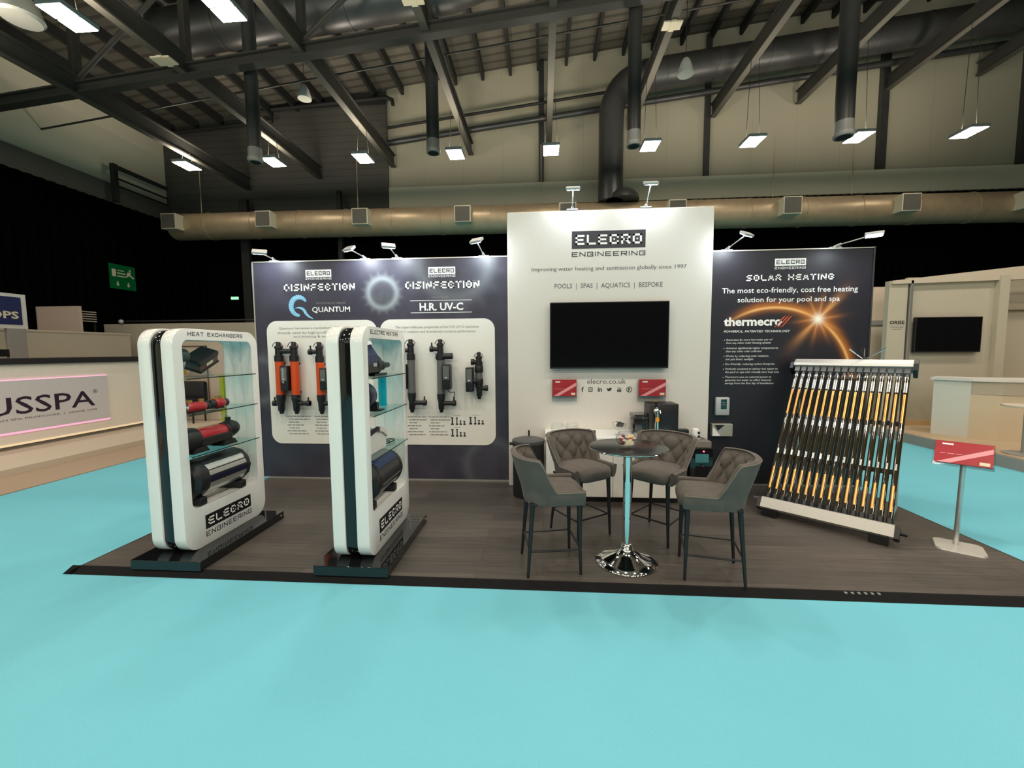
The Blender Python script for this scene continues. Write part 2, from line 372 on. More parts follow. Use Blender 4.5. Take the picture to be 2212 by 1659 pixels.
GL = {'A': [[(0, 0), (.36, 1), (.64, 1), (1, 0)], [(.16, .34), (.84, .34)]], 'C': [[(1, .80), (1, 1), (0, 1), (0, 0), (1, 0), (1, .20)]],
      'D': [[(0, 0), (0, 1), (.78, 1), (1, .8), (1, .2), (.78, 0), (0, 0)]], 'E': [[(1, 1), (0, 1), (0, 0), (1, 0)], [(0, .5), (.85, .5)]],
      'F': [[(1, 1), (0, 1), (0, 0)], [(0, .48), (.8, .48)]], 'G': [[(1, .75), (1, 1), (0, 1), (0, 0), (1, 0), (1, .48), (.55, .48)]],
      'H': [[(0, 0), (0, 1)], [(1, 0), (1, 1)], [(0, .5), (1, .5)]], 'I': [[(0, 0), (0, 1)]], 'L': [[(0, 1), (0, 0), (1, 0)]],
      'N': [[(0, 0), (0, 1), (1, 0), (1, 1)]], 'O': [[(0, 0), (0, 1), (1, 1), (1, 0), (0, 0)]],
      'R': [[(0, 0), (0, 1), (1, 1), (1, .45), (0, .45)], [(.5, .45), (1, 0)]], 'S': [[(1, 1), (0, 1), (0, .5), (1, .5), (1, 0), (0, 0)]],
      'T': [[(0, 1), (1, 1)], [(.5, 1), (.5, 0)]], 'X': [[(0, 0), (1, 1)], [(0, 1), (1, 0)]]}
def block(txt, pl, a0, a1, b0, b1, m, parent, t=0.2, dots=True, gap=0.34, name='lettering'):
    ws = [0.0 if c == 'I' else (0.55 if c == ' ' else 1.0) for c in txt]
    th = t * (b1 - b0); n = len(txt)
    # letter width L: sum(ws)*L + n*th + (n-1)*gap*L = a1-a0
    L = (a1 - a0 - n * th) / (sum(ws) + gap * (n - 1)); H = b1 - b0 - th
    mb = MB(); x = a0 + th / 2
    for c, wd in zip(txt, ws):
        for st in GL.get(c, []):
            P = [Vector((x + p[0] * L * (1 if wd else 0), b0 + th / 2 + p[1] * H)) for p in st]
            for p, q in zip(P, P[1:]):
                dv = (q - p).normalized() * th / 2; nv = Vector((-dv.y, dv.x))
                mb.poly([pl(*(p - dv - nv)), pl(*(q + dv - nv)), pl(*(q + dv + nv)), pl(*(p - dv + nv))])
        if dots and c in 'CO':
            cx, cz = x + 0.5 * L, b0 + (b1 - b0) / 2; e = th * 0.38
            mb.poly([pl(cx - e, cz - e), pl(cx + e, cz - e), pl(cx + e, cz + e), pl(cx - e, cz + e)])
        x += wd * L + th + gap * L
    return mb.build(name, m, parent)
def patch(pl, a0, a1, b0, b1, m, parent, name='printed_block', off=0.0, r=0.0):
    mb = MB(); pts = rrect(a0, a1, b0, b1, r, 6) if r else [(a0, b0), (a1, b0), (a1, b1), (a0, b1)]
    mb.poly([pl(a, b, off) for a, b in pts]); return mb.build(name, m, parent)
def logo(pl, a0, a1, b0, b1, e0, e1, bg, fg, sub, parent):
    p2 = Plane(pl(0, 0, 0.0008), pl.r, pl.u)
    patch(pl, a0, a1, b0, b1, bg, parent, 'logo_panel')
    W_, H_ = a1 - a0, b1 - b0
    block('ELECRO', p2, a0 + W_ * .05, a1 - W_ * .05, b0 + H_ * .22, b1 - H_ * .22, fg, parent, t=0.2, name='logo_lettering')
    block('ENGINEERING', pl, a0, a1, e0, e1, sub, parent, t=0.17, dots=False, name='logo_lettering')
def word_lines(pl, rows, m, parent, h=0.011, name='fine_print'):   # illegible small print as runs of short strokes
    mb = MB(); rnd = random.Random(3)
    for a0, a1, b in rows:
        x = a0
        while x < a1 - 0.005:
            wl = min(rnd.uniform(0.018, 0.06), a1 - x)
            mb.poly([pl(x, b), pl(x + wl, b), pl(x + wl, b + h), pl(x, b + h)]); x += wl + 0.008
    return mb.build(name, m, parent)

# ------------------------------------------------------------------ the hall
def roof_z(x): return 10.07 + 0.114 * x
structure(MB().box(-12.3, 16, -20, 13.3, -0.2, 0), 'floor', carpet)
# beige carpets and low platforms of the neighbouring stands
structure(MB().box(-12.0, -6.08, -2, 13.0, 0.0, 0.012), 'floor_beige', beige_carpet)
mb = MB().box(-12.0, -6.92, -2, 10.6, 0.012, 0.10)
structure(mb, 'platform', beige_panel)
mb = MB(); mb.prism([(6.09, -2), (6.09, 8.6), (15.5, 8.6), (15.5, -2)], lambda p: Vector((p[0], p[1], 0.0)), lambda p: Vector((p[0], p[1], 0.15)))
structure(mb, 'platform', grey_riser)
structure(MB().box(6.12, 15.5, -2, 8.58, 0.15, 0.158), 'floor_right', mat('beige_platform_top', (0.50, 0.38, 0.25), 0.55, var=0.05))
# hall walls
structure(MB().box(-4.72, 16, 13.0, 13.3, 0, 12.4), 'wall_back', clad_m)
structure(MB().box(-12.3, -4.72, 12.92, 13.3, 0, 10.0), 'wall_back_louvred', louv_m)
structure(MB().box(-12.3, -12.0, -20, 13.0, 0, 9.6), 'wall_left', band_m)
structure(MB().box(-4.70, 16, 12.9, 13.0, 5.98, 6.61), 'trim_1', band_m)
structure(MB().box(-12.0, -11.93, -6, 12.92, 5.72, 6.31), 'trim_2', band_grey)
structure(MB().box(-12.0, -4.75, 12.84, 12.92, 9.05, 9.2), 'trim_3', purlin_m)
mb = MB(); mb.prism([(-12.3, roof_z(-12.3)), (16, roof_z(16)), (16, roof_z(16) + 0.2), (-12.3, roof_z(-12.3) + 0.2)],
                    lambda p: Vector((p[0], -20, p[1])), lambda p: Vector((p[0], 13.3, p[1])))
structure(mb, 'ceiling', deck_m)
# black drapes: pleated
def drape(name, p0, p1, z1):
    p0, p1 = Vector(p0), Vector(p1); d = p1 - p0; n = int(d.length / 0.07); t = d.normalized(); nv = Vector((-t.y, t.x, 0))
    mb = MB(); rows = []
    for z in (0.0, z1):
        rows.append([mb.bm.verts.new(p0 + d * k / n + nv * 0.035 * math.sin(k * 1.9) + Vector((0, 0, z))) for k in range(n + 1)])
    for k in range(n): mb.bm.faces.new((rows[0][k], rows[0][k + 1], rows[1][k + 1], rows[1][k]))
    o = mb.build(name, curtain_m); md = o.modifiers.new('s', 'SOLIDIFY'); md.thickness = 0.01
    return o
o = drape('drape', (-11.8, -5, 0), (-11.8, 12.7, 0), 5.74); tag(o, 'tall black drape hanging along the left hall wall', 'curtain')
o = drape('drape', (-11.95, 12.75, 0), (15.5, 12.75, 0), 5.9); tag(o, 'wide black drape hanging across the back of the hall behind the stand', 'curtain')
# purlins under the deck, beams, rafter
k = 0; x = -11.6
while x < 15.5:
    mb = MB(); h = 0.24
    mb.prism([(x - .04, roof_z(x) - h), (x + .04, roof_z(x) - h), (x + .04, roof_z(x) + .02), (x - .04, roof_z(x) + .02)],
             lambda p: Vector((p[0], -4, p[1])), lambda p: Vector((p[0], 13.0, p[1])))
    structure(mb, 'roof_beam', purlin_m); x += 0.82
BX = [-9.2, -6.87, -4.53, -2.14, 0.195, 2.55, 4.87, 7.19, 9.53, 11.87, 14.2]
def beam_z(x): return 7.69 + 0.108 * x
for x in BX:
    z = beam_z(x); mb = MB()
    mb.box(x - .075, x + .075, -4, 12.9, z, z + .03); mb.box(x - .02, x + .02, -4, 12.9, z + .03, z + .33); mb.box(x - .075, x + .075, -4, 12.9, z + .33, z + .36)
    b = structure(mb, 'ceiling_beam', steel_beam)
    structure(MB().box(x - .07, x + .07, -4, 12.85, z - .012, z), 'beam_flange', steel_pale, parent=b)
def raf_z(x): return 7.55 + 0.095 * (x + 0.34)
mb = MB()
A = Vector((-12, 8.05, raf_z(-12))); B = Vector((15.5, 8.05, raf_z(15.5)))
for dy, z0, z1 in ((0.09, 0, .03), (0.025, .03, .19), (0.09, .19, .22)):
    mb.prism([(-dy, z0), (dy, z0), (dy, z1), (-dy, z1)], lambda p: A + Vector((0, p[0], p[1])), lambda p: B + Vector((0, p[0], p[1])))
structure(mb, 'ceiling_rafter', steel_beam)
mb = MB()
A2 = Vector((-12, 8.05, roof_z(-12) - .45)); B2 = Vector((15.5, 8.05, roof_z(15.5) - .45))
mb.prism([(-.1, 0), (.1, 0), (.1, .2), (-.1, .2)], lambda p: A2 + Vector((0, p[0], p[1])), lambda p: B2 + Vector((0, p[0], p[1])))
structure(mb, 'ceiling_rafter', steel_beam)
for i, x in enumerate(BX):                            # struts between rafter chords
    structure(MB().box(x - .06, x + .06, 7.98, 8.12, raf_z(x) + .2, roof_z(x) - .3), 'roof_post', steel_beam)
    if i < len(BX) - 1 and i % 2 == 0:
        structure(MB().tube([(x, 8.05, raf_z(x) + .3), (BX[i + 1], 8.05, roof_z(BX[i + 1]) - .4)], .045, 8), 'roof_brace', steel_beam, smooth=40)
# wall columns in front of the cladding
for x0, x1, zt in ((-.105, .05, 10.05), (4.67, 4.80, 10.5), (9.4, 9.59, 11.0), (13.06, 13.26, 11.4)):
    structure(MB().box(x0, x1, 12.86, 13.0, 6.61, zt), 'column', dark_galv)
for x0, x1, zt in ((-9.33, -9.07, 6.3), (-6.21, -6.08, 6.45)):
    structure(MB().box(x0, x1, 12.56, 12.68, 0, zt), 'column', purlin_m)
# pipes running along the back wall
def wall_pipe(p0, p1, r, label, m=purlin_m):
    tag(MB().tube([p0, p1], r, 10).build('wall_pipe', m, smooth=40), label, 'pipe')
def pl_(x, z0, s): return z0 + s * x
wall_pipe((-4.6, 12.7, 7.82), (15, 12.7, 7.82 + .107 * 19.6), .085, 'thick dark pipe sloping along the cream hall wall', dark_galv)
wall_pipe((-4.6, 12.65, 8.23), (15, 12.65, 8.23 + .107 * 19.6), .04, 'thin dark pipe sloping along the hall wall just above the thick pipe')
wall_pipe((-12, 9.6, 6.98), (6, 9.6, 9.05), .022, 'slim pale conduit rising across the roof space behind the rafter', steel_beam)
mb = MB().tube([(-11.6, 12.7, 8.4), (-8.2, 12.7, 8.62), (-8.2, 12.7, 8.95), (-4.6, 12.7, 9.12), (-4.45, 12.7, 9.05), (-4.42, 12.7, 8.9)], .055, 10)
tag(mb.build('wall_pipe', purlin_m, smooth=40), 'kinked black pipe across the grey louvred wall', 'pipe')
# bracket gallery at the left corner
o = thing('wall_bracket', 'black square frame bracket on the left hall wall near the corner', 'bracket', (-11.7, 11.0, 6.1))
MB().box(-11.72, -11.6, 10.9, 11.02, 5.75, 6.75).build('upright', purlin_m, o)
for z in (6.7, 6.4, 6.2): MB().box(-11.7, -11.64, 11.02, 12.6, z - (.05 if z > 6.5 else .015), z + (.05 if z > 6.5 else .015)).build('rail', purlin_m, o)

# ------------------------------------------------------------------ ducts
duct = thing('ventilation_duct', 'long horizontal round metal duct across the back of the hall above the drape', 'duct', (-11.4, 12.3, 5.0))
DZ = lambda x: 5.43 - 0.006 * (x + 11)
mb = MB().tube([(-11.15, 12.3, DZ(-11.1)), (15.5, 12.3, DZ(15.5))], .385, 32); mb.build('duct_barrel', galv, duct, smooth=40)
x = -10.0
while x < 15:
    MB().tube([(x - .02, 12.3, DZ(x)), (x + .02, 12.3, DZ(x))], .40, 32).build('seam_ring', galv, duct, smooth=40); x += 1.42
for x in (-10.32, -5.43, -.04, 6.3, 8.35): MB().tube([(x, 12.3, 5.75), (x, 12.3, 7.4)], .012, 6).build('hanger_rod', galv, duct)
for x in (-10.85, -7.97, -5.12, -2.2, .68, 3.58, 6.5, 9.4, 12.3):  # outlet boxes
    b = MB()
    b.prism([(-.23, -.22), (.23, -.22), (.23, .22), (-.23, .22)], lambda p: Vector((x + p[0], 12.15, DZ(x) + p[1] * .9)), lambda p: Vector((x + p[0], 11.68, DZ(x) + p[1])))
    b = b.build('outlet_box', band_m, duct)
    MB().box(x - .2, x + .2, 11.66, 11.685, DZ(x) - .19, DZ(x) + .19).build('grille', band_grey, b)
big = thing('ventilation_duct', 'fat dark duct dropping down the cream wall and elbowing along under the roof', 'duct', (1.88, 12.1, 5.7))
s_ = .107
p = [(1.88, 12.1, 5.7), (1.88, 12.1, 7.9)] + [tuple(Vector((2.75, 12.1, 7.95)) + Vector((-.87 * math.cos(a), 0, 1.02 * math.sin(a)))) for a in [PI / 2 * k / 8 for k in range(1, 9)]]
MB().tube(p, .335, 28).build('riser', dark_galv, big, smooth=50)
MB().tube([(2.7, 12.1, 8.965), (15.5, 12.1, 8.965 + s_ * 12.8)], .37, 28).build('run', dark_galv, big, smooth=50)
for x in (3.3, 4.6, 5.9, 7.2, 8.5, 9.8): MB().tube([(x - .015, 12.1, 8.965 + s_ * (x - 2.7)), (x + .015, 12.1, 8.965 + s_ * (x - 2.7))], .38, 28).build('seam_ring', dark_galv, big, smooth=50)
MB().lathe([(.45, 0), (.42, .12), (.3, .25), (.05, .3)], 28, Matrix.Translation((2.2, 12.05, 5.7))).build('cap', dark_galv, big, smooth=40)
ul = thing('ventilation_duct', 'big shiny duct tucked under the roof at upper left', 'duct', (-5, 9, 8.5))
z_ = lambda x: 8.50 + .09 * (x + 7.6)
MB().tube([(-8.2, 9.0, z_(-8.2)), (-1.9, 9.0, z_(-1.9)), (-1.4, 9.0, z_(-1.4) + .1), (-1.1, 9.0, z_(-1.1) + .5)], .43, 28).build('duct_barrel', dark_galv, ul, smooth=50)
for x in (-6.8, -5.4, -4.0, -2.6): MB().tube([(x - .02, 9.0, z_(x)), (x + .02, 9.0, z_(x))], .445, 28).build('seam_ring', dark_galv, ul, smooth=50)
for x, y, dz, where in ((-5.82, 8.4, .165, 'leftmost of four, above the left display cabinet'), (-2.36, 9.25, .592, 'second from the left, above the disinfection wall'), (1.728, 8.4, .165, 'above the white centre wall'), (5.507, 8.4, .165, 'rightmost and thickest, beside the right wall column')):
    d_ = thing('drop_duct', 'dark vertical drop duct, ' + where, 'duct', (x, y, 5.275 + dz), group='vertical drop ducts')
    R_ = .15 if x > 5 else (.135 if y > 9 else .125)
    MB().lathe([(R_, 5.55), (R_, 9.3 + .114 * x)], 20, Matrix.Translation((x, y, dz))).build('duct_pipe', dark_galv, d_, smooth=40)
    MB().lathe([(R_ + .005, 5.28), (R_ + .02, 5.32), (R_ + .02, 5.36), (R_ + .005, 5.40), (R_ + .005, 5.55)], 20, Matrix.Translation((x, y, dz))).build('collar', mat('dull_collar', (.3, .3, .28), .5, .3), d_, smooth=40)
    MB().lathe([(R_ - .03, 5.275), (R_ - .03, 5.285)], 20, Matrix.Translation((x, y, dz))).build('mouth', purlin_m, d_)

# ------------------------------------------------------------------ hall lamps
def hall_light(x, y, label, group):
    z = 6.40; t = thing('ceiling_light', label, 'light', (x, y, z), group=group)
    MB().box(x - .2, x + .2, y - .26, y + .26, z, z + .07, .01).build('housing', silver_plastic, t)
    for y0, y1 in ((y - .25, y - .02), (y + .02, y + .25)):
        MB().box(x - .18, x + .18, y0, y1, z - .008, z + .001).build('lamp_pane', lamp_pane, t)
    roof_fill(x, y)
    for dx in (-.15, .15): MB().tube([(x + dx, y, z + .07), (x + dx * .6, y, beam_z(x) + .02)], .006, 6).build('suspension_wire', purlin_m, t)
SIDE = ['far left, in front of the grey louvred wall', 'in front of the grey louvred wall, beside the leftmost drop duct', 'in front of the right edge of the grey louvred wall',
        'right of the second drop duct', 'left of the fat dark riser duct, above the white centre wall', 'right of the drop duct over the centre wall', 'between the two wall columns right of the riser duct',
        'beside the thickest drop duct', 'last on the right over the neighbouring stand']
for x, s in zip(LX, SIDE): hall_light(x, 10.5, 'twin-pane hanging hall lamp, ' + s, 'hanging hall lamps in the far row')
hall_light(LX[1], 5.9, 'big bright twin-pane lamp overhead at the upper left corner beside a round bell', 'hanging hall lamps overhead')
hall_light(LX[2], 5.9, 'bright lamp overhead cut by the top edge, left of the shiny duct', 'hanging hall lamps overhead')
bell_m = mat('pale_bell', (0.55, 0.55, 0.5), 0.4)
for x, y, z, lab in ((-5.57, 9.9, 7.52, 'pale cone loudspeaker hanging under the roof in front of the grey louvred wall'), (2.85, 9.0, 7.05, 'pale cone loudspeaker hanging in front of the horizontal dark duct')):
    t = thing('pendant_speaker', lab, 'speaker', (x, y, z))
    MB().lathe([(.15, 0), (.155, .03), (.10, .22), (.06, .30), (.02, .33)], 20, Matrix.Translation((x, y, z))).build('bell', bell_m, t, smooth=40)
    MB().tube([(x, y, z + .3), (x, y, roof_z(x) + .02)], .006, 6).build('cord', purlin_m, t)
t = thing('pendant_speaker', 'round pale bell at the top left corner of the hall', 'speaker', (-8.7, 6.8, 7.2))
MB().lathe([(.26, 0), (.3, .04), (.22, .3), (.1, .42), (.03, .46)], 24, Matrix.Translation((-8.75, 6.85, 7.2))).build('bell', bell_m, t, smooth=40)
MB().tube([(-8.75, 6.85, 7.6), (-8.75, 6.85, 8.9)], .01, 6).build('cord', purlin_m, t)
for x, y, lab in ((-6.87, 7.55, 'pair of small pale boxes clipped to a roof beam at left'), (-2.14, 7.25, 'pair of small pale boxes clipped to the beam by the shiny duct'), (2.55, 8.9, 'small pale box clipped to the beam right of the riser duct')):
    z = beam_z(x); mb = MB().box(x - .19, x - .04, y - .1, y + .12, z - .05, z - .02).box(x + .04, x + .17, y - .1, y + .12, z - .05, z - .02).box(x - .05, x + .05, y - .12, y + .14, z - .06, z - .02)
    tag(mb.build('junction_box', cream_print), lab, 'box')

# exit signs
t = thing('exit_sign', 'green fire exit sign with running figure and two down arrows on the black drape', 'sign', (-11.7, 11.0, 3.4))
MB().box(-11.72, -11.7, 10.66, 11.38, 3.38, 4.05).build('sign_board', green_sign, t)
ex = Plane((-11.698, 10.66, 3.38), (0, 1, 0), (0, 0, 1))
mb = MB()
def pq(pts): mb.poly([ex(*p) for p in pts])
pq([(.06, .33), (.17, .33), (.17, .53), (.06, .53)])
pq([(.2, .42), (.44, .42), (.44, .45), (.2, .45)]); pq([(.2, .5), (.40, .5), (.40, .52), (.2, .52)]); pq([(.2, .34), (.42, .34), (.42, .37), (.2, .37)])
pq([(.46, .40), (.56, .40), (.60, .50), (.50, .50)]); pq([(.56, .38), (.66, .33), (.68, .36), (.57, .44)]); pq([(.44, .34), (.54, .40), (.50, .42), (.42, .36)]); pq([(.54, .52), (.59, .52), (.59, .57), (.54, .57)])
for cx in (.2, .5): pq([(cx - .05, .14), (cx, .07), (cx + .05, .14)]); pq([(cx - .018, .14), (cx + .018, .14), (cx + .018, .21), (cx - .018, .21)])
mb.build('pictogram', cream_print, t)
t = thing('exit_sign', 'tiny distant lit green exit sign against the black drape', 'sign', (-9.7, 12.68, 3.3))
MB().box(-9.83, -9.60, 12.66, 12.70, 3.28, 3.36).build('sign_board', exit_lit, t)
o = thing('slatted_screen', 'small slatted beige screen against the black drape behind the pink panel', 'screen', (-11.7, 9.9, .1))
for y in (9.63, 10.19): MB().box(-11.75, -11.7, y - .01, y + .01, .1, 2.7).build('post', purlin_m, o)
for k in range(5): MB().box(-11.7, -11.66, 9.62, 10.2, 2.42 + k * .06, 2.445 + k * .06).build('slat', beige_shell, o)

# ------------------------------------------------------------------ neighbouring stand at left
t = thing('spa_counter', 'long white counter with dark worktop and a pink-lit lettered spa sign', 'counter', (-8.6, 5.5, .1))
MB().box(-9.0, -8.262, 2.6, 8.7, .16, 1.43).build('counter_body', mat('counter_white', (0.90, 0.83, 0.73), 0.5), t)
MB().box(-8.95, -8.32, 2.7, 8.6, .10, .16).build('plinth', grey_riser, t)
MB().box(-9.05, -8.20, 2.55, 8.75, 1.43, 1.53, .01).build('worktop', mat('dark_worktop', (0.03, 0.028, 0.03), 0.3), t)
MB().box(-8.262, -8.255, 2.6, 8.7, .16, .19).build('base_strip', mat('warm_strip', (0.85, 0.72, 0.5), 0.4, emit=(1, .75, .45), estr=.45), t)
sgn = MB().box(-8.262, -8.225, 3.2, 7.28, .38, 1.18).build('sign_board', mat('sign_grey', (0.68, 0.65, 0.67), 0.5), t)
for z0, z1 in ((1.18, 1.195), (.345, .38)): MB().box(-8.262, -8.235, 3.2, 7.3, z0, z1).build('pink_glow_strip', pink_led, t)
ps = Plane((-8.223, 0, 0), (0, 1, 0), (0, 0, 1))
purple = mat('dark_purple_print', (0.03, 0.015, 0.035), 0.5)
letters('USSPA', ps, 5.50, 7.04, .645, .925, purple, t, 'sign_lettering', bold=0.008)
letters('®', ps, 7.02, 7.10, .87, .94, purple, t, 'sign_lettering')
letters('EUROPEAN SPA PRODUCER  |  SINCE 1995', ps, 5.3, 7.07, .55, .59, grey_text, t, 'sign_lettering')
t = thing('overhead_sign', 'navy blue sign box in a white frame above the spa counter', 'sign', (-9.6, 6.0, 2.05))
MB().box(-9.66, -9.6, 4.5, 7.17, 2.06, 2.69).build('frame', white_lam, t)
MB().box(-9.6, -9.592, 4.5, 7.09, 2.13, 2.63).build('sign_face', navy, t)
letters('PROPS', Plane((-9.59, 0, 0), (0, 1, 0), (0, 0, 1)), 6.35, 7.04, 2.235, 2.37, cream_print, t, 'sign_lettering', bold=0.03)
MB().box(-9.66, -9.58, 6.86, 7.12, .1, 2.06).build('post', grey_riser, t)
MB().box(-9.64, -9.6, 6.72, 6.86, 1.55, 1.68).build('black_box', black_plastic, t)
t = tag(MB().box(-12.0, -10.72, 9.0, 9.06, .1, 2.70).build('booth_wall', mat('pink_panel', (0.56, 0.45, 0.38), 0.6)), 'pinkish booth wall panel rising behind the cream partition at left', 'partition')
t = thing('booth_wall', 'long cream partition wall behind the spa counter', 'partition', (-10.5, 8.9, .1))
MB().box(-10.54, -10.5, 6.2, 9.95, .1, 2.06).build('panel', beige_shell, t); MB().box(-10.55, -10.49, 6.2, 9.97, 2.06, 2.10).build('top_rail', beige_panel, t)
t = thing('booth_wall', 'far cream shell wall with a pale ball on its top edge, just left of the left cabinet', 'partition', (-9, 10.4, .1))
MB().box(-11.7, -7.2, 10.4, 10.45, .1, 2.38).build('panel', beige_shell, t)
MB().lathe([(.01, -.06), (.05, -.035), (.06, 0), (.05, .035), (.01, .06)], 16, Matrix.Translation((-11.15, 10.36, 2.44))).build('ball', silver_plastic, t, smooth=60)
MB().tube([(-11.1, 10.42, 2.45), (-7.2, 10.42, 2.45)], .02, 8).build('top_rail', dark_galv, t)
t = thing('booth_wall', 'beige booth wall with door outline seen through the left cabinet', 'partition', (-8, 9.5, .1))
MB().box(-9.4, -6.95, 9.5, 9.55, .1, 2.05).build('panel', beige_panel, t)
mb = MB().box(-8.95, -8.06, 9.48, 9.5, 1.745, 1.77).box(-8.08, -8.06, 9.48, 9.5, .1, 1.77); mb.build('door_outline', mat('brown_line', (0.16, 0.11, 0.08), 0.6), t)
MB().box(-8.0, -7.4, 9.47, 9.5, .5, 1.72).build('pale_panel', mat('pale_pinkish', (0.6, 0.52, 0.45), 0.6), t)
tag(MB().box(-7.02, -6.93, 8.55, 8.6, .1, 1.12).build('banner_post', lime), 'lime green banner strip on the far platform seen through the left cabinet', 'banner')
t = thing('storage_box', 'low beige box on the far platform seen through the left cabinet', 'box', (-7.6, 8.6, .1))
MB().box(-8.1, -7.1, 8.7, 9.1, .1, .50, .01).build('crate', beige_panel, t); MB().box(-8.1, -7.1, 8.69, 8.7, .30, .315).build('lid_gap', mat('brown_gap', (0.12, 0.08, 0.06), 0.6), t)
t = thing('lounge_chair', 'dark upholstered armchair on the far platform seen through the left cabinet', 'chair', (-7.7, 8.3, .1))
MB().box(-8.1, -7.35, 8.2, 8.6, .45, .62, .04).build('seat', black_plastic, t, smooth=40); MB().box(-8.1, -7.35, 8.5, 8.64, .5, .98, .05).build('backrest', black_plastic, t, smooth=40)
for xx in (-8.05, -7.4):
    for yy in (8.24, 8.56): MB().tube([(xx, yy, .1), (xx, yy, .47)], .018, 8).build('leg', black_metal, t)
tag(MB().box(-5.6, -4.2, 12.2, 12.3, .0, 1.5).build('booth_wall', beige_shell), 'distant beige booth panel in the gap left of the dark wall', 'partition')

# ------------------------------------------------------------------ neighbouring stand at right
t = thing('booth_wall', 'beige booth wall carrying a black television at right', 'partition', (8, 8.25, .158))
MB().box(6.62, 8.08, 8.2, 8.26, .158, 2.86).build('panel', beige_shell, t)
mb = MB(); mb.prism([(6.3, 2.80), (8.6, 3.03), (12, 3.10), (12, 2.86), (6.3, 2.74)], lambda p: Vector((p[0], 8.12, p[1])), lambda p: Vector((p[0], 8.26, p[1])))
mb.build('fascia', beige_panel, t)
MB().box(8.08, 8.24, 8.1, 8.26, .158, 2.86).build('pillar', beige_shell, t)
MB().box(8.24, 12, 8.55, 8.6, .158, 2.86).build('panel', beige_shell, t)
MB().box(8.24, 12, 8.5, 8.55, 2.28, 2.40).build('lintel', beige_panel, t); MB().box(8.26, 12, 8.49, 8.5, 2.265, 2.282).build('lintel_edge', mat('brown_line', (0.16, 0.11, 0.08), 0.6), t)
MB().box(6.62, 6.66, 8.12, 8.2, .158, 2.80).build('edge_profile', alu, t)
pil = MB().box(6.28, 6.60, 8.16, 8.26, .158, 2.80).build('name_pillar', beige_shell, t)
pp = facing(8.16); letters('ORISE', pp, 6.32, 6.575, 2.02, 2.085, purple, t, 'pillar_lettering', bold=0.03)
word_lines(pp, [(6.32, 6.58, 1.985), (6.34, 6.56, 1.955), (6.36, 6.54, 1.925)], mid_text, t, .01)
MB().box(6.58, 12, 8.18, 8.2, .16, .25).build('skirting', mat('amber_panel', (0.60, 0.42, 0.2), 0.55), t)
t = tag(MB().box(6.27, 6.98, 8.9, 8.96, 0.0, 2.80).build('booth_wall', mat('peach_panel', (0.66, 0.55, 0.43), 0.6)), 'narrow peach panel beside the lettered pillar, partly behind the dark solar wall', 'partition')
mb = MB().box(6.27, 6.95, 8.87, 8.9, 2.05, 2.14); tag(mb.build('shelf_rail', grey_riser), 'small grey rail on the narrow peach panel', 'rail')
t = thing('television', 'black television hanging on the beige booth wall at far right', 'television', (7.28, 8.17, 1.8))
MB().box(6.72, 7.84, 8.10, 8.16, 1.505, 2.14, .008).build('bezel', black_plastic, t); MB().box(6.74, 7.82, 8.097, 8.10, 1.53, 2.125).build('screen', screen_m, t)
MB().box(7.0, 7.5, 8.16, 8.199, 1.6, 2.0).build('wall_bracket', black_metal, t)
t = thing('reception_counter', 'rounded pale reception counter on the right-hand stand', 'counter', (7.0, 7.1, .158))
front = [(6.50, 7.42), (6.70, 7.02), (6.95, 6.82), (7.35, 6.68), (7.9, 6.62), (8.6, 6.62)]
back = [(8.6, 7.2), (7.9, 7.2), (7.45, 7.26), (7.12, 7.4), (6.95, 7.62), (6.78, 7.7)]
def vz(z, k=0): return lambda p: Vector((p[0], p[1], z))
mb = MB(); mb.prism(front[1:] + back[:-1], vz(.158), vz(1.06)); mb.build('counter_front', mat('cream_counter', (0.60, 0.50, 0.36), 0.5), t)
mb = MB(); mb.prism([front[0], front[1], (6.93, 7.5), back[-1]], vz(.158), vz(1.06)); mb.build('frosted_end', frosted, t)
mb = MB(); mb.prism([(6.46, 7.44), (6.68, 6.98), (6.94, 6.78), (7.34, 6.64), (7.9, 6.58), (8.6, 6.58)] + back, vz(1.06), vz(1.10)); mb.build('countertop', white_lam, t)
mb = MB(); mb.prism([(6.715, 7.0), (6.955, 6.805), (7.35, 6.665), (7.9, 6.605), (8.6, 6.605), (8.6, 6.62), (7.9, 6.62), (7.35, 6.68), (6.95, 6.82), (6.70, 7.02)], vz(.86), vz(1.06)); mb.build('grey_band', mat('taupe_band', (0.44, 0.39, 0.31), 0.5), t)
t = thing('bistro_table', 'small round pale table cut by the right edge of the photo', 'table', (6.41, 5.95, .158))
MB().lathe([(.24, .795), (.25, .80), (.25, .818), (.24, .822)], 32, Matrix.Translation((6.41, 5.95, 0))).build('tabletop', beige_panel, t, smooth=30)
MB().tube([(6.41, 5.95, .17), (6.41, 5.95, .80)], .04, 16).build('pedestal', grey_riser, t, smooth=40)
MB().lathe([(.21, .158), (.21, .17), (.05, .185)], 28, Matrix.Translation((6.41, 5.95, 0))).build('base', grey_riser, t, smooth=30)

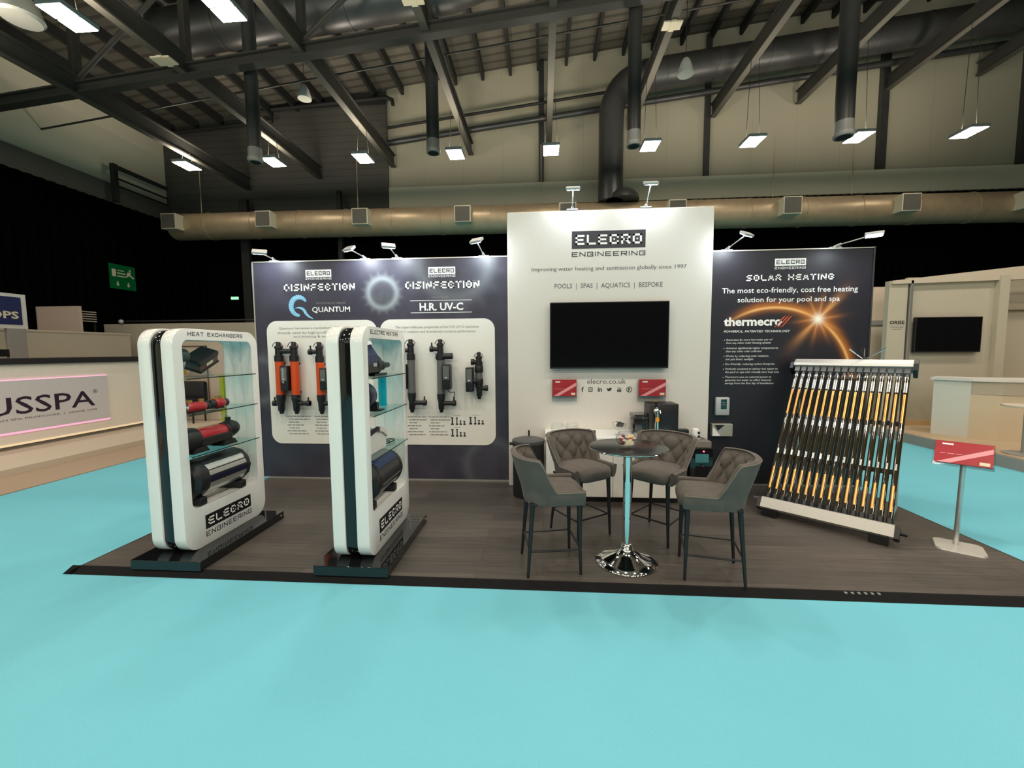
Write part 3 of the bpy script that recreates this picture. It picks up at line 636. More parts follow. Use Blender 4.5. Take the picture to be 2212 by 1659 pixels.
# ------------------------------------------------------------------ the stand: floor and walls
structure(MB().box(-3.40, 3.49, 2.71, 5.6, 0, .03), 'floor_stand', vinyl)
mb = MB(); mb.prism([(2.645, 0.002), (2.715, .032), (2.715, 0.0)], lambda p: Vector((-3.46, p[0], p[1])), lambda p: Vector((3.55, p[0], p[1]))); structure(mb, 'trim_4', black_rubber)
for i, (xa, xb) in enumerate(((-3.46, -3.39), (3.55, 3.48))):
    mb = MB(); mb.prism([(xa, .002), (xb, .032), (xb, 0)], lambda p: Vector((p[0], 2.645, p[1])), lambda p: Vector((p[0], 5.6, p[1]))); structure(mb, 'trim_%d' % (5 + i), black_rubber)
mb = MB()
for k in range(6): mb.box(1.92 + k * .04, 1.935 + k * .04, 2.69, 2.705, .0225, .030)
tag(mb.build('trim_sticker', mid_text), 'row of small white marks on the black floor edging at right', 'sticker')

DW = thing('display_wall', 'dark exhibition wall of disinfection sterilisers left of the white centre wall', 'exhibition wall', (-1.93, 4.86, .03))
MB().box(-3.475, -.39, 4.86, 4.95, .045, 2.66).build('graphic_panel', art_l, DW)
MB().box(-3.485, -3.470, 4.852, 4.955, .03, 2.668).build('frame_profile', alu, DW)
MB().box(-3.485, -.385, 4.852, 4.955, 2.66, 2.672).build('frame_profile', alu, DW)
MB().box(-3.475, -.39, 4.852, 4.95, .03, .047).build('frame_profile', alu, DW)
F = facing(4.86)
for x0, x1, x2, x3 in ((-2.818, -2.50, -3.095, -2.217), (-1.329, -1.01, -1.607, -.729)):
    logo(F, x0, x1, 2.478, 2.564, 2.447, 2.471, white_print, grey_text, white_print, DW)
    block('DISINFECTION', F, x2, x3, 2.318, 2.40, white_print, DW, t=.21, name='headline')
# brush-drawn water ring emblem
mb = MB()
def brush(pts, ws):
    P = [Vector(p) for p in pts]
    for k in range(len(P) - 1):
        t = (P[k + 1] - P[k]).normalized(); nv = Vector((-t.y, t.x))
        mb.poly([F(*(P[k] + nv * ws[k])), F(*(P[k] - nv * ws[k])), F(*(P[k + 1] - nv * ws[k + 1])), F(*(P[k + 1] + nv * ws[k + 1]))])
ring = [(-2.915 + .1 * math.cos(a), 2.137 + .108 * math.sin(a)) for a in [0.55 + (4.75 - .55) * k / 22 for k in range(23)]]
brush(ring, [.012 + .020 * math.sin(PI * k / 22) ** .7 for k in range(23)])
brush([(-2.965, 2.112), (-2.93, 2.122), (-2.89, 2.116), (-2.855, 2.09), (-2.835, 2.05), (-2.80, 2.015), (-2.745, 1.985)], [.003, .008, .014, .018, .017, .012, .003])
mb.build('emblem', sky_blue, DW)
letters('QUANTUM', F, -2.755, -2.287, 2.052, 2.127, white_print, DW, 'product_lettering', bold=.012)
letters('p u r i t y', F, -2.632, -2.371, 2.012, 2.031, grey_text, DW, 'product_lettering')
letters('PHOTOCATALYTIC STERILISER', F, -2.70, -2.338, 2.158, 2.181, mid_text, DW, 'product_lettering')
letters('H.R. UV-C', F, -1.442, -.924, 2.062, 2.153, white_print, DW, 'product_lettering', bold=.03)
letters('UV-C STERILISER', F, -1.284, -1.091, 2.208, 2.225, mid_text, DW, 'product_lettering')
for z in (2.177, 2.037): patch(F, -1.55, -.822, z, z + .006, white_print, DW, 'rule_line')
panel_m = mat('cream_board', (0.80, 0.78, 0.73), 0.4, var=.01)
for x0, x1 in ((-3.335, -1.965), (-1.925, -.556)):
    P_ = rrect(x0, x1, .467, 1.965, .13, 10); mb = MB()
    mb.prism(P_, lambda p: Vector((p[0], 4.852, p[1])), lambda p: Vector((p[0], 4.861, p[1]))); mb.build('rounded_board', panel_m, DW)
B = facing(4.852)
letters('Quantum harnesses a revolutionary new technology', B, -3.177, -2.16, 1.856, 1.892, mid_text, DW, 'panel_text')
letters('already used by high-profile industries', B, -3.2, -2.3, 1.80, 1.838, mid_text, DW, 'panel_text')
letters('and drinking & waste water', B, -3.0, -2.36, 1.755, 1.79, mid_text, DW, 'panel_text')
letters('The super reflective properties of the H.R. UV-C optimises', B, -1.742, -.741, 1.85, 1.888, mid_text, DW, 'panel_text')
letters('UV-C radiation and dramatically increases performance.', B, -1.70, -.777, 1.798, 1.834, mid_text, DW, 'panel_text')
for bx, bw in ((-3.13, .30), (-2.78, .30), (-1.62, .24), (-1.36, .27)):
    rows = []
    for k, (i0, wd) in enumerate(((0, 1), (.02, .95), (.02, .5), (0, .7), (.02, .5), (0, .8), (.02, .9))): rows.append((bx + i0, bx + bw * wd, .80 - k * .036))
    word_lines(B, rows, mid_text, DW)
mb = MB()                                             # printed silhouettes of fittings
for cx, cz in ((-1.075, .715), (-.855, .722), (-1.075, .575)):
    mb = MB()
    for dx, hh, ww in ((0, .085, .014), (.055, .085, .011), (.10, .05, .011), (.145, .045, .011)):
        a = cx + dx
        mb.poly([B(a - ww * .6, cz), B(a + ww * .6, cz), B(a + ww * .6, cz + hh), B(a - ww * .6, cz + hh)])
        mb.poly([B(a - ww * 1.3, cz - .006, .0002), B(a + ww * 1.3, cz - .006, .0002), B(a + ww * 1.3, cz + .012, .0002), B(a - ww * 1.3, cz + .012, .0002)])
        mb.poly([B(a - ww * 1.2, cz + hh - .012, .0002), B(a + ww * .9, cz + hh - .012, .0002), B(a + ww * .9, cz + hh, .0002), B(a - ww * 1.2, cz + hh, .0002)])
    mb.build('fitting_picture', dark_print, DW)
    patch(B, cx + .02, cx + .10, cz + .105, cz + .109, mid_text, DW, 'rule_line')

CW = thing('display_wall', 'tall white centre wall with the large black logo and television', 'exhibition wall', (.71, 4.69, .03))
MB().box(-.39, 1.819, 4.69, 5.35, .03, 3.101, .012).build('wall_panel', white_lam, CW)
F = facing(4.69)
logo(F, .319, 1.107, 2.690, 2.876, 2.605, 2.655, dark_print, white_print, dark_print, CW)
letters('Improving water heating and sanitisation globally since 1997', F, -.121, 1.545, 2.444, 2.50, grey_text, CW, 'slogan')
letters('POOLS  |  SPAS  |  AQUATICS  |  BESPOKE', F, .131, 1.297, 2.250, 2.318, grey_text, CW, 'slogan')
letters('elecro.co.uk', F, .494, .920, 1.212, 1.267, grey_text, CW, 'web_address')
zc = 1.148
letters('f', F, .431, .457, zc - .027, zc + .027, dark_print, CW, 'social_icon', bold=.02)
def ring2(cx, cz, r0, r1, n=24, sq=False):
    mb = MB()
    def pt(r, k):
        a = 2 * PI * k / n; x, z = math.cos(a), math.sin(a)
        if sq: s = 1 / max(abs(x), abs(z)) ** .75; x, z = x * s, z * s
        return F(cx + r * x, cz + r * z)
    for k in range(n): mb.poly([pt(r0, k), pt(r0, k + 1), pt(r1, k + 1), pt(r1, k)])
    return mb
ring2(.532, zc, .019, .025, sq=True).build('social_icon', dark_print, CW); ring2(.532, zc, .008, .013).build('social_icon', dark_print, CW)
letters('in', F, .612, .658, zc - .025, zc + .025, dark_print, CW, 'social_icon', bold=.03)
mb = MB(); mb.poly([F(*p) for p in [(.712, zc - .014), (.735, zc - .022), (.757, zc - .010), (.764, zc + .010), (.770, zc + .016), (.760, zc + .017), (.752, zc + .022), (.741, zc + .018), (.738, zc + .008), (.722, zc + .012), (.714, zc + .020), (.712, zc + .006), (.718, zc - .004), (.724, zc - .010)]])
mb.build('social_icon', dark_print, CW)
letters('You', F, .828, .868, zc + .004, zc + .028, dark_print, CW, 'social_icon', bold=.01); patch(F, .824, .872, zc - .027, zc + .001, grey_text, CW, 'social_icon', r=.008)
ring2(.957, zc, .025, .032).build('social_icon', dark_print, CW); letters('P', F, .945, .969, zc - .024, zc + .018, dark_print, CW, 'social_icon', bold=.02)

RW = thing('display_wall', 'dark exhibition wall of solar heating with the orange eclipse arc', 'exhibition wall', (2.7, 4.86, .03))
MB().box(1.815, 3.562, 4.86, 4.95, .045, 2.66).build('graphic_panel', art_r, RW)
MB().box(1.815, 3.572, 4.852, 4.955, 2.66, 2.672).build('frame_profile', alu, RW)
MB().box(3.557, 3.572, 4.852, 4.955, .03, 2.668).build('frame_profile', dark_galv, RW)
MB().box(1.815, 3.56, 4.852, 4.95, .03, .047).build('frame_profile', alu, RW)
F = facing(4.86)
logo(F, 2.541, 2.867, 2.493, 2.571, 2.456, 2.482, white_print, grey_text, white_print, RW)
block('SOLAR HEATING', F, 2.245, 3.165, 2.335, 2.40, white_print, RW, t=.21, name='headline')
letters('The most eco-friendly, cost free heating', F, 1.99, 3.418, 2.185, 2.262, white_print, RW, 'slogan', bold=.006)
letters('solution for your pool and spa', F, 2.160, 3.237, 2.085, 2.158, white_print, RW, 'slogan', bold=.006)
letters('thermecro', F, 2.019, 2.644, 1.842, 1.94, white_print, RW, 'product_lettering', bold=.035)
letters('POWERFUL, PATENTED TECHNOLOGY', F, 2.022, 2.735, 1.766, 1.795, white_print, RW, 'product_lettering', shear=.25, bold=.01)
mb = MB()
for k in range(3):
    a = 2.56 + k * .035; mb.poly([F(a, 1.82), F(a + .02, 1.83), F(a + .125, 1.955), F(a + .085, 1.93)])
mb.build('orange_flash', orange_print, RW)
BUL = ['Generates far more hot water per m²', 'than any other solar heating system', 'Achieves significantly higher temperatures', 'than any other solar collector', 'Works by collecting solar radiation,', 'not just direct sunlight',
       'Eco-Friendly, reducing carbon footprint', 'Perfectly insulated to deliver hot water to', 'the pool or spa with virtually zero heat loss', 'Thermecro uses no external power to', 'generate hot water so offers financial', 'savings from the first day of installation.']
bz = [1.687, 1.652, 1.594, 1.559, 1.505, 1.47, 1.416, 1.361, 1.326, 1.27, 1.235, 1.20]; bs = [1, 0, 1, 0, 1, 0, 1, 1, 0, 1, 0, 0]; bw = [.50, .48, .56, .39, .465, .30, .53, .565, .58, .50, .50, .53]
for tx, z, st, wd in zip(BUL, bz, bs, bw):
    letters(tx, F, 2.052, 2.052 + wd, z - .014, z + .014, white_print, RW, 'bullet_text', shear=.15)
    if st: patch(F, 2.028, 2.036, z - .004, z + .004, white_print, RW, 'bullet_dot')

# LED arm lamps clipped to the wall tops
def arm_lamp(bx, by, bz, hx, hy, hz, yaw, tilt, label):
    t = thing('arm_lamp', label, 'lamp', (bx, by, bz), group='LED arm lamps on the stand walls')
    MB().box(bx - .06, bx + .06, by - .015, by + .05, bz, bz + .012, .004).build('clamp', silver_plastic, t)
    MB().tube([(bx, by + .01, bz + .01), (bx + (hx - bx) * .18, by + .01 + (hy - by) * .18, bz + .03)], [.02, .012], 10).build('knuckle', silver_plastic, t, smooth=40)
    MB().tube([(bx + (hx - bx) * .15, by + (hy - by) * .15, bz + .025), (hx, hy, hz)], .0065, 8).build('arm', alu, t, smooth=40)
    R_ = Matrix.Translation((hx, hy, hz)) @ Matrix.Rotation(yaw, 4, 'Z') @ Matrix.Rotation(tilt, 4, 'X')
    hd = MB().box(-.075, .075, -.04, .04, -.010, .018, .007, mtx=R_).build('lamp_head', silver_plastic, t)
    MB().box(-.062, .062, -.03, .03, -.0125, -.0098, mtx=R_).build('led_pane', led_pane, hd)
arm_lamp(-3.205, 4.87, 2.672, -3.17, 4.56, 2.71, .45, .7, 'arm lamp at the left end of the dark disinfection wall')
arm_lamp(-2.085, 4.87, 2.672, -2.13, 4.56, 2.72, -.5, .7, 'arm lamp above the first headline, twisted to the right, on the disinfection wall')
arm_lamp(-1.700, 4.87, 2.672, -1.685, 4.56, 2.74, .45, .7, 'arm lamp above the printed microbe on the disinfection wall')
arm_lamp(-.675, 4.87, 2.672, -.71, 4.56, 2.77, -.5, .7, 'arm lamp on the disinfection wall nearest the white centre wall')
arm_lamp(.322, 4.70, 3.103, .322, 4.575, 3.285, 0, .5, 'left arm lamp on top of the white centre wall')
arm_lamp(1.104, 4.70, 3.103, 1.125, 4.575, 3.31, 0, .5, 'right arm lamp on top of the white centre wall')
arm_lamp(2.03, 4.87, 2.672, 2.09, 4.55, 2.76, .6, .6, 'unlit-looking arm lamp at the left end of the solar wall')
arm_lamp(3.17, 4.87, 2.672, 3.29, 4.50, 2.71, -.55, -.25, 'arm lamp with glaring white face at the right end of the solar wall')

# ------------------------------------------------------------------ television and leaflet holders
t = thing('television', 'large black flat television on the white centre wall', 'television', (.715, 4.65, 1.75))
MB().box(.079, 1.352, 4.605, 4.655, 1.385, 2.106, .006).build('bezel', black_plastic, t); MB().box(.091, 1.340, 4.6025, 4.606, 1.402, 2.096).build('screen', screen_m, t)
MB().box(.4, 1.03, 4.655, 4.6885, 1.55, 1.95).build('wall_bracket', black_metal, t)
def leaflet_print(pl, x0, x1, z0, z1, par):
    w_, h_ = x1 - x0, z1 - z0
    mb = MB(); mb.poly([pl(x0 + w_ * .05, z0 + .003), pl(x0 + w_ * .28, z0 + .003), pl(x1 - .003, z0 + h_ * .62), pl(x1 - .003, z0 + h_ * .83)]); mb.build('pink_band', pink_print, par)
    patch(pl, x0 + w_ * .12, x0 + w_ * .32, z1 - h_ * .17, z1 - h_ * .10, white_print, par, 'leaflet_mark')
    patch(pl, x0 + w_ * .78, x0 + w_ * .95, z0 + h_ * .06, z0 + h_ * .20, cream_print, par, 'leaflet_mark')
    word_lines(pl, [(x0 + w_ * .1, x0 + w_ * .5, z0 + h_ * .42)], pink_print, par, h_ * .025, 'leaflet_text')
for x0, x1, lab in ((.108, .372, 'left'), (1.052, 1.338, 'right')):
    t = thing('leaflet_holder', 'red leaflets in a clear wall holder below the television, %s of the web address' % lab, 'leaflet holder', ((x0 + x1) / 2, 4.66, 1.07), group='wall leaflet holders')
    MB().box(x0, x1, 4.635, 4.655, 1.08, 1.262).build('leaflets', red_card, t)
    leaflet_print(facing(4.635), x0, x1, 1.08, 1.262, t)
    MB().box(x0 - .006, x1 + .006, 4.655, 4.69, 1.02, 1.255).build('back_plate', acrylic, t); MB().box(x0 - .006, x1 + .006, 4.628, 4.660, 1.066, 1.080).build('tray', acrylic, t)
t = thing('controller_box', 'grey wall controller with dark display on the solar wall', 'controller', (2.02, 4.84, .95))
MB().box(1.943, 2.098, 4.815, 4.86, .84, 1.047, .015).build('casing', silver_plastic, t, smooth=40); MB().box(2.0, 2.062, 4.812, 4.816, .915, 1.025).build('display', green_lcd, t)
for z in (.96, .985): patch(facing(4.812), 2.01, 2.05, z, z + .006, mid_text, t, 'readout')
t = thing('leaflet_holder', 'brushed steel leaflet box with dark strap mark below the grey controller', 'leaflet holder', (2.02, 4.83, .67))
MB().box(1.905, 2.13, 4.80, 4.86, .605, .747, .004).build('box', steel, t)
mb = MB(); mb.poly([facing(4.80)(*p) for p in [(1.93, .735), (2.04, .735), (1.97, .67)]]); mb.build('dark_flap', black_plastic, t)
mb = MB(); mb.poly([facing(4.80)(*p) for p in [(1.912, .61), (1.912, .715), (2.0, .61)]]); mb.build('card', white_print, t)

# ------------------------------------------------------------------ steriliser units on the boards
def port(t, x, z, dx, y, r=.026, L=.10, valve=True):
    e = MB().tube([(x, y, z), (x + dx * L, y, z)], r, 14).build('port', black_plastic, t, smooth=40)
    MB().tube([(x + dx * (L - .035), y, z), (x + dx * L, y, z)], r + .009, 16).build('union_nut', black_plastic, e, smooth=40)
    if valve: MB().tube([(x + dx * (L - .02), y, z + (.03)), (x + dx * (L - .02), y, z + .075)], .009, 8).build('valve_stem', black_plastic, e, smooth=40)
def uv_tube(t, x, y, z0, z1, zc0, zc1, r, body):
    MB().tube([(x, y, zc0), (x, y, zc1)], r, 24).build('tube_body', body, t, smooth=40)
    MB().lathe([(r * .45, z1), (r * .55, z1 - .012), (r * .6, z1 - .045), (r * .95, z1 - .05), (r * 1.0, z1 - .075), (r * .8, z1 - .08), (r * .85, zc1 + .07), (r * 1.08, zc1 + .065), (r * 1.12, zc1), (r * 1.05, zc1 - .004)][::-1], 24, Matrix.Translation((x, y, 0))).build('end_cap', black_plastic, t, smooth=35)
    MB().lathe([(r * .45, z0), (r * .6, z0 + .03), (r * .8, z0 + .045), (r * .85, z0 + .13), (r * 1.08, zc0 - .05), (r * 1.12, zc0), (r * 1.05, zc0 + .004)], 24, Matrix.Translation((x, y, 0))).build('end_cap', black_plastic, t, smooth=35)
    c = arc_pts((x, y - r * .4, z1 - .065), (1, 0, 0), (0, 0, 1), r * 1.35, PI * .05, PI * .95, 10); MB().tube(c, .004, 6).build('loop_wire', black_plastic, t)
    for zz in (zc0 + .03, zc1 - .03): MB().box(x - r * .5, x + r * .5, y, 4.852, zz - .012, zz + .012).build('wall_clip', black_plastic, t)
def control_box(t, x0, x1, z0, z1, y0, y1):
    b = MB().box(x0, x1, y0, y1, z0, z1, .008).build('control_box', black_plastic, t, smooth=40)
    MB().box(x0 + .012, x1 - .012, y0 - .003, y0, z0 + (z1 - z0) * .4, z1 - .02).build('label_plate', label_grey, b)
    patch(facing(y0 - .003), (x0 + x1) / 2 - .012, (x0 + x1) / 2 + .012, z0 + (z1 - z0) * .46, z0 + (z1 - z0) * .49, white_print, b, 'brand_mark')
Yp = 4.775
t = thing('steriliser', 'twin orange-tubed steriliser at the left of the boards', 'steriliser', (-3.04, 4.78, .85))
for x in (-3.145, -2.955): uv_tube(t, x, Yp, .848, 1.71, 1.076, 1.484, .048, orange)
MB().tube([(-3.145, Yp, 1.60), (-2.955, Yp, 1.60)], .03, 14).build('bridge_pipe', black_plastic, t, smooth=40)
control_box(t, -3.098, -3.004, 1.13, 1.43, 4.70, 4.78)
pl2 = facing(4.697); letters('elecro', Plane((0, 4.694, 0), (0, 0, -1), (1, 0, 0)), -1.40, -1.22, -3.068, -3.035, silver_plastic, t, 'box_lettering', bold=.02)
port(t, -3.145, .975, -1, Yp); port(t, -2.955, .975, 1, Yp, L=.17)
MB().tube(bez((-3.04, 4.70, 1.13), (-3.0, 4.66, 1.05), (-2.86, 4.66, 1.08), (-2.84, 4.72, .99)), .005, 6).build('cable', black_plastic, t)
t = thing('steriliser', 'single orange-tubed steriliser with upper left port', 'steriliser', (-2.64, 4.78, .85))
uv_tube(t, -2.64, Yp, .848, 1.705, 1.076, 1.472, .046, orange); port(t, -2.64, 1.59, -1, Yp, L=.13); port(t, -2.64, .975, 1, Yp, L=.14); control_box(t, -2.615, -2.53, 1.14, 1.40, 4.70, 4.80)
t = thing('steriliser', 'grey-tubed steriliser partly hidden by the right display cabinet', 'steriliser', (-1.53, 4.78, .87))
uv_tube(t, -1.535, Yp, .87, 1.729, 1.10, 1.493, .045, tube_grey); port(t, -1.535, .985, 1, Yp, L=.17); port(t, -1.535, 1.60, -1, Yp, L=.12); control_box(t, -1.66, -1.575, 1.15, 1.44, 4.70, 4.80)
t = thing('steriliser', 'grey-tubed steriliser with upright control box, second from the right', 'steriliser', (-1.18, 4.78, .87))
uv_tube(t, -1.185, Yp, .872, 1.726, 1.09, 1.49, .043, tube_grey); port(t, -1.185, 1.612, -1, Yp, L=.12); port(t, -1.185, .98, 1, Yp, L=.17)
control_box(t, -1.15, -1.057, 1.147, 1.438, 4.69, 4.80); MB().tube([(-1.235, Yp, 1.525), (-1.04, Yp, 1.53)], .036, 16).build('cross_fitting', black_plastic, t, smooth=40)
MB().tube(bez((-1.10, 4.72, 1.15), (-1.02, 4.68, 1.05), (-1.0, 4.7, 1.2), (-1.03, Yp, 1.04)), .005, 6).build('cable', black_plastic, t)
t = thing('steriliser', 'small short black steriliser at the right of the boards', 'steriliser', (-.735, 4.78, 1.03))
uv_tube(t, -.735, Yp, 1.03, 1.575, 1.22, 1.40, .04, tube_grey); port(t, -.735, 1.46, -1, Yp, L=.09, valve=False); port(t, -.735, 1.156, 1, Yp, L=.10, valve=False)
control_box(t, -.88, -.795, 1.12, 1.40, 4.69, 4.80); MB().tube([(-.80, 4.75, 1.24), (-.735, 4.76, 1.24)], .03, 12).build('box_neck', black_plastic, t, smooth=40)
MB().lathe([(.046, 1.34), (.05, 1.35), (.05, 1.40), (.046, 1.41)], 20, Matrix.Translation((-.735, Yp, 0))).build('collar', black_plastic, t, smooth=40)
MB().lathe([(.046, 1.20), (.05, 1.21), (.05, 1.26), (.046, 1.27)], 20, Matrix.Translation((-.735, Yp, 0))).build('collar', black_plastic, t, smooth=40)

# ------------------------------------------------------------------ glossy display cabinets
def ring_prism(x0, x1, o, i, name, m, par):           # rounded-rectangle ring in the y-z plane, extruded in x
    A = rrect(*o, 10); B_ = rrect(*i, 10); mb = MB(); bev = min(.004, (i[0] - o[0]) * .3)
    def rg(P, x, k=0.0):
        cy, cz = sum(p[0] for p in P) / len(P), sum(p[1] for p in P) / len(P)
        return [mb.bm.verts.new((x, p[0] - math.copysign(k, p[0] - cy), p[1] - math.copysign(k, p[1] - cz))) for p in P]
    loops = [rg(A, x0, bev), rg(A, x0 + bev * .3, bev * .3), rg(A, x0 + bev), rg(A, x1 - bev), rg(A, x1 - bev * .3, bev * .3), rg(A, x1, bev),
             rg(B_, x1, -bev), rg(B_, x1 - bev * .3, -bev * .3), rg(B_, x1 - bev), rg(B_, x0 + bev), rg(B_, x0 + bev * .3, -bev * .3), rg(B_, x0, -bev)]
    mb.loft(loops + [loops[0]], True)
    return mb.build(name, m, par, smooth=35)
def cabinet(cx, bx, title, label):
    t = thing('display_cabinet', label, 'display cabinet', (cx, 3.19, .03), group='white display cabinets')
    MB().box(bx - .268, bx + .268, 2.685, 3.645, .03, .10, .003).build('base', black_gloss, t)
    for s in (-1, 1): MB().tube([(bx + s * .2685, 3.60, .072), (bx + s * .275, 3.60, .072)], .007, 10).build('base_screw', steel, t)
    o, i = (2.76, 3.64, .100, 1.765, .125), (2.835, 3.56, .41, 1.685, .055)
    o2, i2 = (2.772, 3.628, .100, 1.754, .117), (2.832, 3.563, .407, 1.688, .057)
    ring_prism(cx - .132, cx - .0425, o, i, 'side_frame', white_gloss, t)
    ring_prism(cx + .0425, cx + .132, o, i, 'side_frame', white_gloss, t)
    ring_prism(cx - .044, cx + .044, o2, i2, 'middle_band', black_gloss, t)
    ring_prism(cx - .046, cx + .046, (2.8335, 3.5615, .4085, 1.6865, .056), (2.8365, 3.5585, .4115, 1.6835, .054), 'inner_lining', white_gloss, t)
    for z in (1.395, 1.125, .815):
        s = MB().box(cx - .12, cx + .16, 2.83, 3.565, z - .004, z + .004).build('glass_shelf', shelf_glass, t)
        MB().box(cx + .1595, cx + .161, 2.83, 3.565, z - .004, z + .004).build('shelf_edge', mat('dark_glass_edge', (0.02, 0.035, 0.033), 0.2), s)
    P1 = Plane((cx + .1323 + .0006, 0, 0), (0, 1, 0), (0, 0, 1))
    block(title, P1, 2.895, 3.455, 1.712, 1.742, dark_print, t, t=.17, dots=False, name='title_lettering')
    logo(P1, 2.945, 3.445, .222, .332, .163, .203, mat('logo_black', (0.008, 0.008, 0.009), 0.4), white_print, dark_print, t)
    return t
cabinet(-2.733, -2.70, 'HEAT EXCHANGERS', 'left glossy white display cabinet, lettered for heat exchangers')
cabinet(-1.352, -1.33, 'ELECTRIC HEATERS', 'right glossy white display cabinet, lettered for electric heaters')
RY = Matrix.Rotation(PI / 2, 4, 'X')
def along_y(prof, x, z, seg=24):                     # lathe about an axis parallel to y; prof of (r, y)
    rings = []; mb = MB()
    for r, y in prof: rings.append([mb.bm.verts.new((x + r * math.cos(2 * PI * k / seg), y, z + r * math.sin(2 * PI * k / seg))) for k in range(seg)])
    mb.loft(rings, True); mb.bm.faces.new(rings[0]); mb.bm.faces.new(rings[-1]); return mb
cx = -2.733
# left cabinet, bottom: barrel exchanger
t = thing('heat_exchanger', 'large silver and black barrel heat exchanger at the bottom of the left cabinet', 'heat exchanger', (cx, 3.15, .41))
along_y([(.13, 3.0), (.143, 3.0), (.143, 3.42), (.13, 3.42)], cx, .605, 40).build('drum', alu, t, smooth=40)
along_y([(.06, 2.885), (.12, 2.89), (.152, 2.92), (.156, 2.965), (.152, 3.005), (.13, 3.006)], cx, .605, 12).build('end_bell', black_plastic, t, smooth=30)
along_y([(.13, 3.41), (.152, 3.415), (.15, 3.45), (.10, 3.475), (.04, 3.48)], cx, .605, 12).build('end_bell', black_plastic, t, smooth=30)
def drum_strip(name, a0, a1, m, r=.1455):
    mb = MB(); n = 8; A = []; B_ = []
    for k in range(n + 1):
        a = a0 + (a1 - a0) * k / n; A.append(mb.bm.verts.new((cx + r * math.cos(a), 3.0, .605 + r * math.sin(a)))); B_.append(mb.bm.verts.new((cx + r * math.cos(a), 3.42, .605 + r * math.sin(a))))
    mb.loft([A, B_], False); mb.build(name, m, t)
drum_strip('blue_stripe', -.22, .18, mat('navy_stripe', (0.008, 0.01, 0.03), 0.3)); drum_strip('black_cover', .85, 2.2, black_plastic, .148)
drum_strip('groove', .44, .50, black_plastic)
for y in (2.96, 3.39): MB().box(cx - .11, cx + .12, y - .035, y + .035, .411, .475, .01).build('foot', black_plastic, t)
# left cabinet, third shelf: red cylinder exchanger
t = thing('heat_exchanger', 'red cylinder heat exchanger with black ends on the lowest glass shelf of the left cabinet', 'heat exchanger', (cx, 3.1, .82))
along_y([(.058, 2.98), (.06, 2.985), (.06, 3.30), (.058, 3.305)], cx + .03, .93, 24).build('barrel', red_plastic, t, smooth=40)
along_y([(.06, 2.86), (.092, 2.865), (.096, 2.92), (.092, 3.0), (.06, 3.005)], cx + .02, .917, 20).build('end_cap', black_plastic, t, smooth=40)
along_y([(.05, 3.29), (.066, 3.295), (.066, 3.33), (.05, 3.335)], cx + .03, .93, 20).build('end_cap', black_plastic, t, smooth=40)
along_y([(.03, 3.32), (.066, 3.33), (.074, 3.38), (.055, 3.43), (.015, 3.445)], cx + .03, .937, 20).build('pump_head', black_plastic, t, smooth=40)
MB().tube([(cx + .03, 3.36, .98), (cx + .03, 3.36, 1.035)], .022, 12).build('top_port', black_plastic, t, smooth=40)
MB().tube(arc_pts((cx + .03, 3.33, 1.035), (0, 1, 0), (0, 0, 1), .03, 0, PI, 8), .005, 6).build('wire', silver_plastic, t)
mb = MB()
for y0, y1 in ((2.9, 3.06), (3.2, 3.36)):
    mb = MB(); mb.prism([(y0, .82), (y1, .82), (y1 - .03, .86), (y0 + .03, .86)], lambda p: Vector((cx - .05, p[0], p[1])), lambda p: Vector((cx + .11, p[0], p[1]))); mb.build('cradle_foot', black_plastic, t)
MB().box(cx - .035, cx + .096, 2.95, 3.33, .855, .925, .01).build('cradle_rail', black_plastic, t)
# left cabinet, second shelf
for y0, y1, dx, lab in ((2.86, 3.12, .06, 'long red tube exchanger with chrome end on the middle glass shelf of the left cabinet'), (3.14, 3.33, .05, 'short red tube exchanger behind the long one on the middle glass shelf')):
    t = thing('heat_exchanger', lab, 'heat exchanger', (cx + dx, (y0 + y1) / 2, 1.13))
    along_y([(.038, y0 + .05), (.04, y0 + .055), (.04, y1 - .05), (.038, y1 - .045)], cx + dx, 1.17).build('barrel', red_plastic, t, smooth=40)
    along_y([(.03, y0), (.036, y0 + .005), (.036, y0 + .05), (.03, y0 + .052)], cx + dx, 1.17).build('end_union', chrome if y0 < 3 else black_plastic, t, smooth=40)
    along_y([(.03, y1 - .05), (.034, y1 - .045), (.034, y1 - .005), (.03, y1)], cx + dx, 1.17).build('end_union', black_plastic, t, smooth=40)
    for yy in (y0 + .09, y1 - .06): MB().tube([(cx + dx, yy, 1.2), (cx + dx, yy, 1.228)], .018, 12).build('brass_port', brass, t, smooth=40)
    MB().box(cx + dx - .03, cx + dx + .03, y0 + .06, y1 - .06, 1.129, 1.140).build('cradle', black_plastic, t)
# left cabinet, top shelf
t = thing('plate_exchanger', 'dark wedge-shaped plate exchanger on a clear stand, top shelf of the left cabinet', 'heat exchanger', (cx, 3.13, 1.40))
Rm = Matrix.Translation((cx + .02, 3.13, 1.53)) @ Matrix.Rotation(.45, 4, 'X') @ Matrix.Rotation(.35, 4, 'Y')
MB().box(-.07, .07, -.11, .11, .012, .055, .008, mtx=Rm).build('lid', black_plastic, t); MB().box(-.062, .065, -.10, .10, -.035, .012, mtx=Rm).build('plate_pack', mat('brown_plates', (0.12, 0.06, 0.045), 0.35, .3), t)
MB().box(-.065, .07, -.105, .105, -.05, -.035, mtx=Rm).build('base_plate', black_plastic, t); MB().box(.0655, .067, -.03, .04, -.02, .006, mtx=Rm).build('label_plate', cream_print, t)
mb = MB(); mb.prism([(3.02, 1.400), (3.2, 1.400), (3.12, 1.475)], lambda p: Vector((cx - .03, p[0], p[1])), lambda p: Vector((cx + .07, p[0], p[1]))); mb.build('stand', acrylic, t)
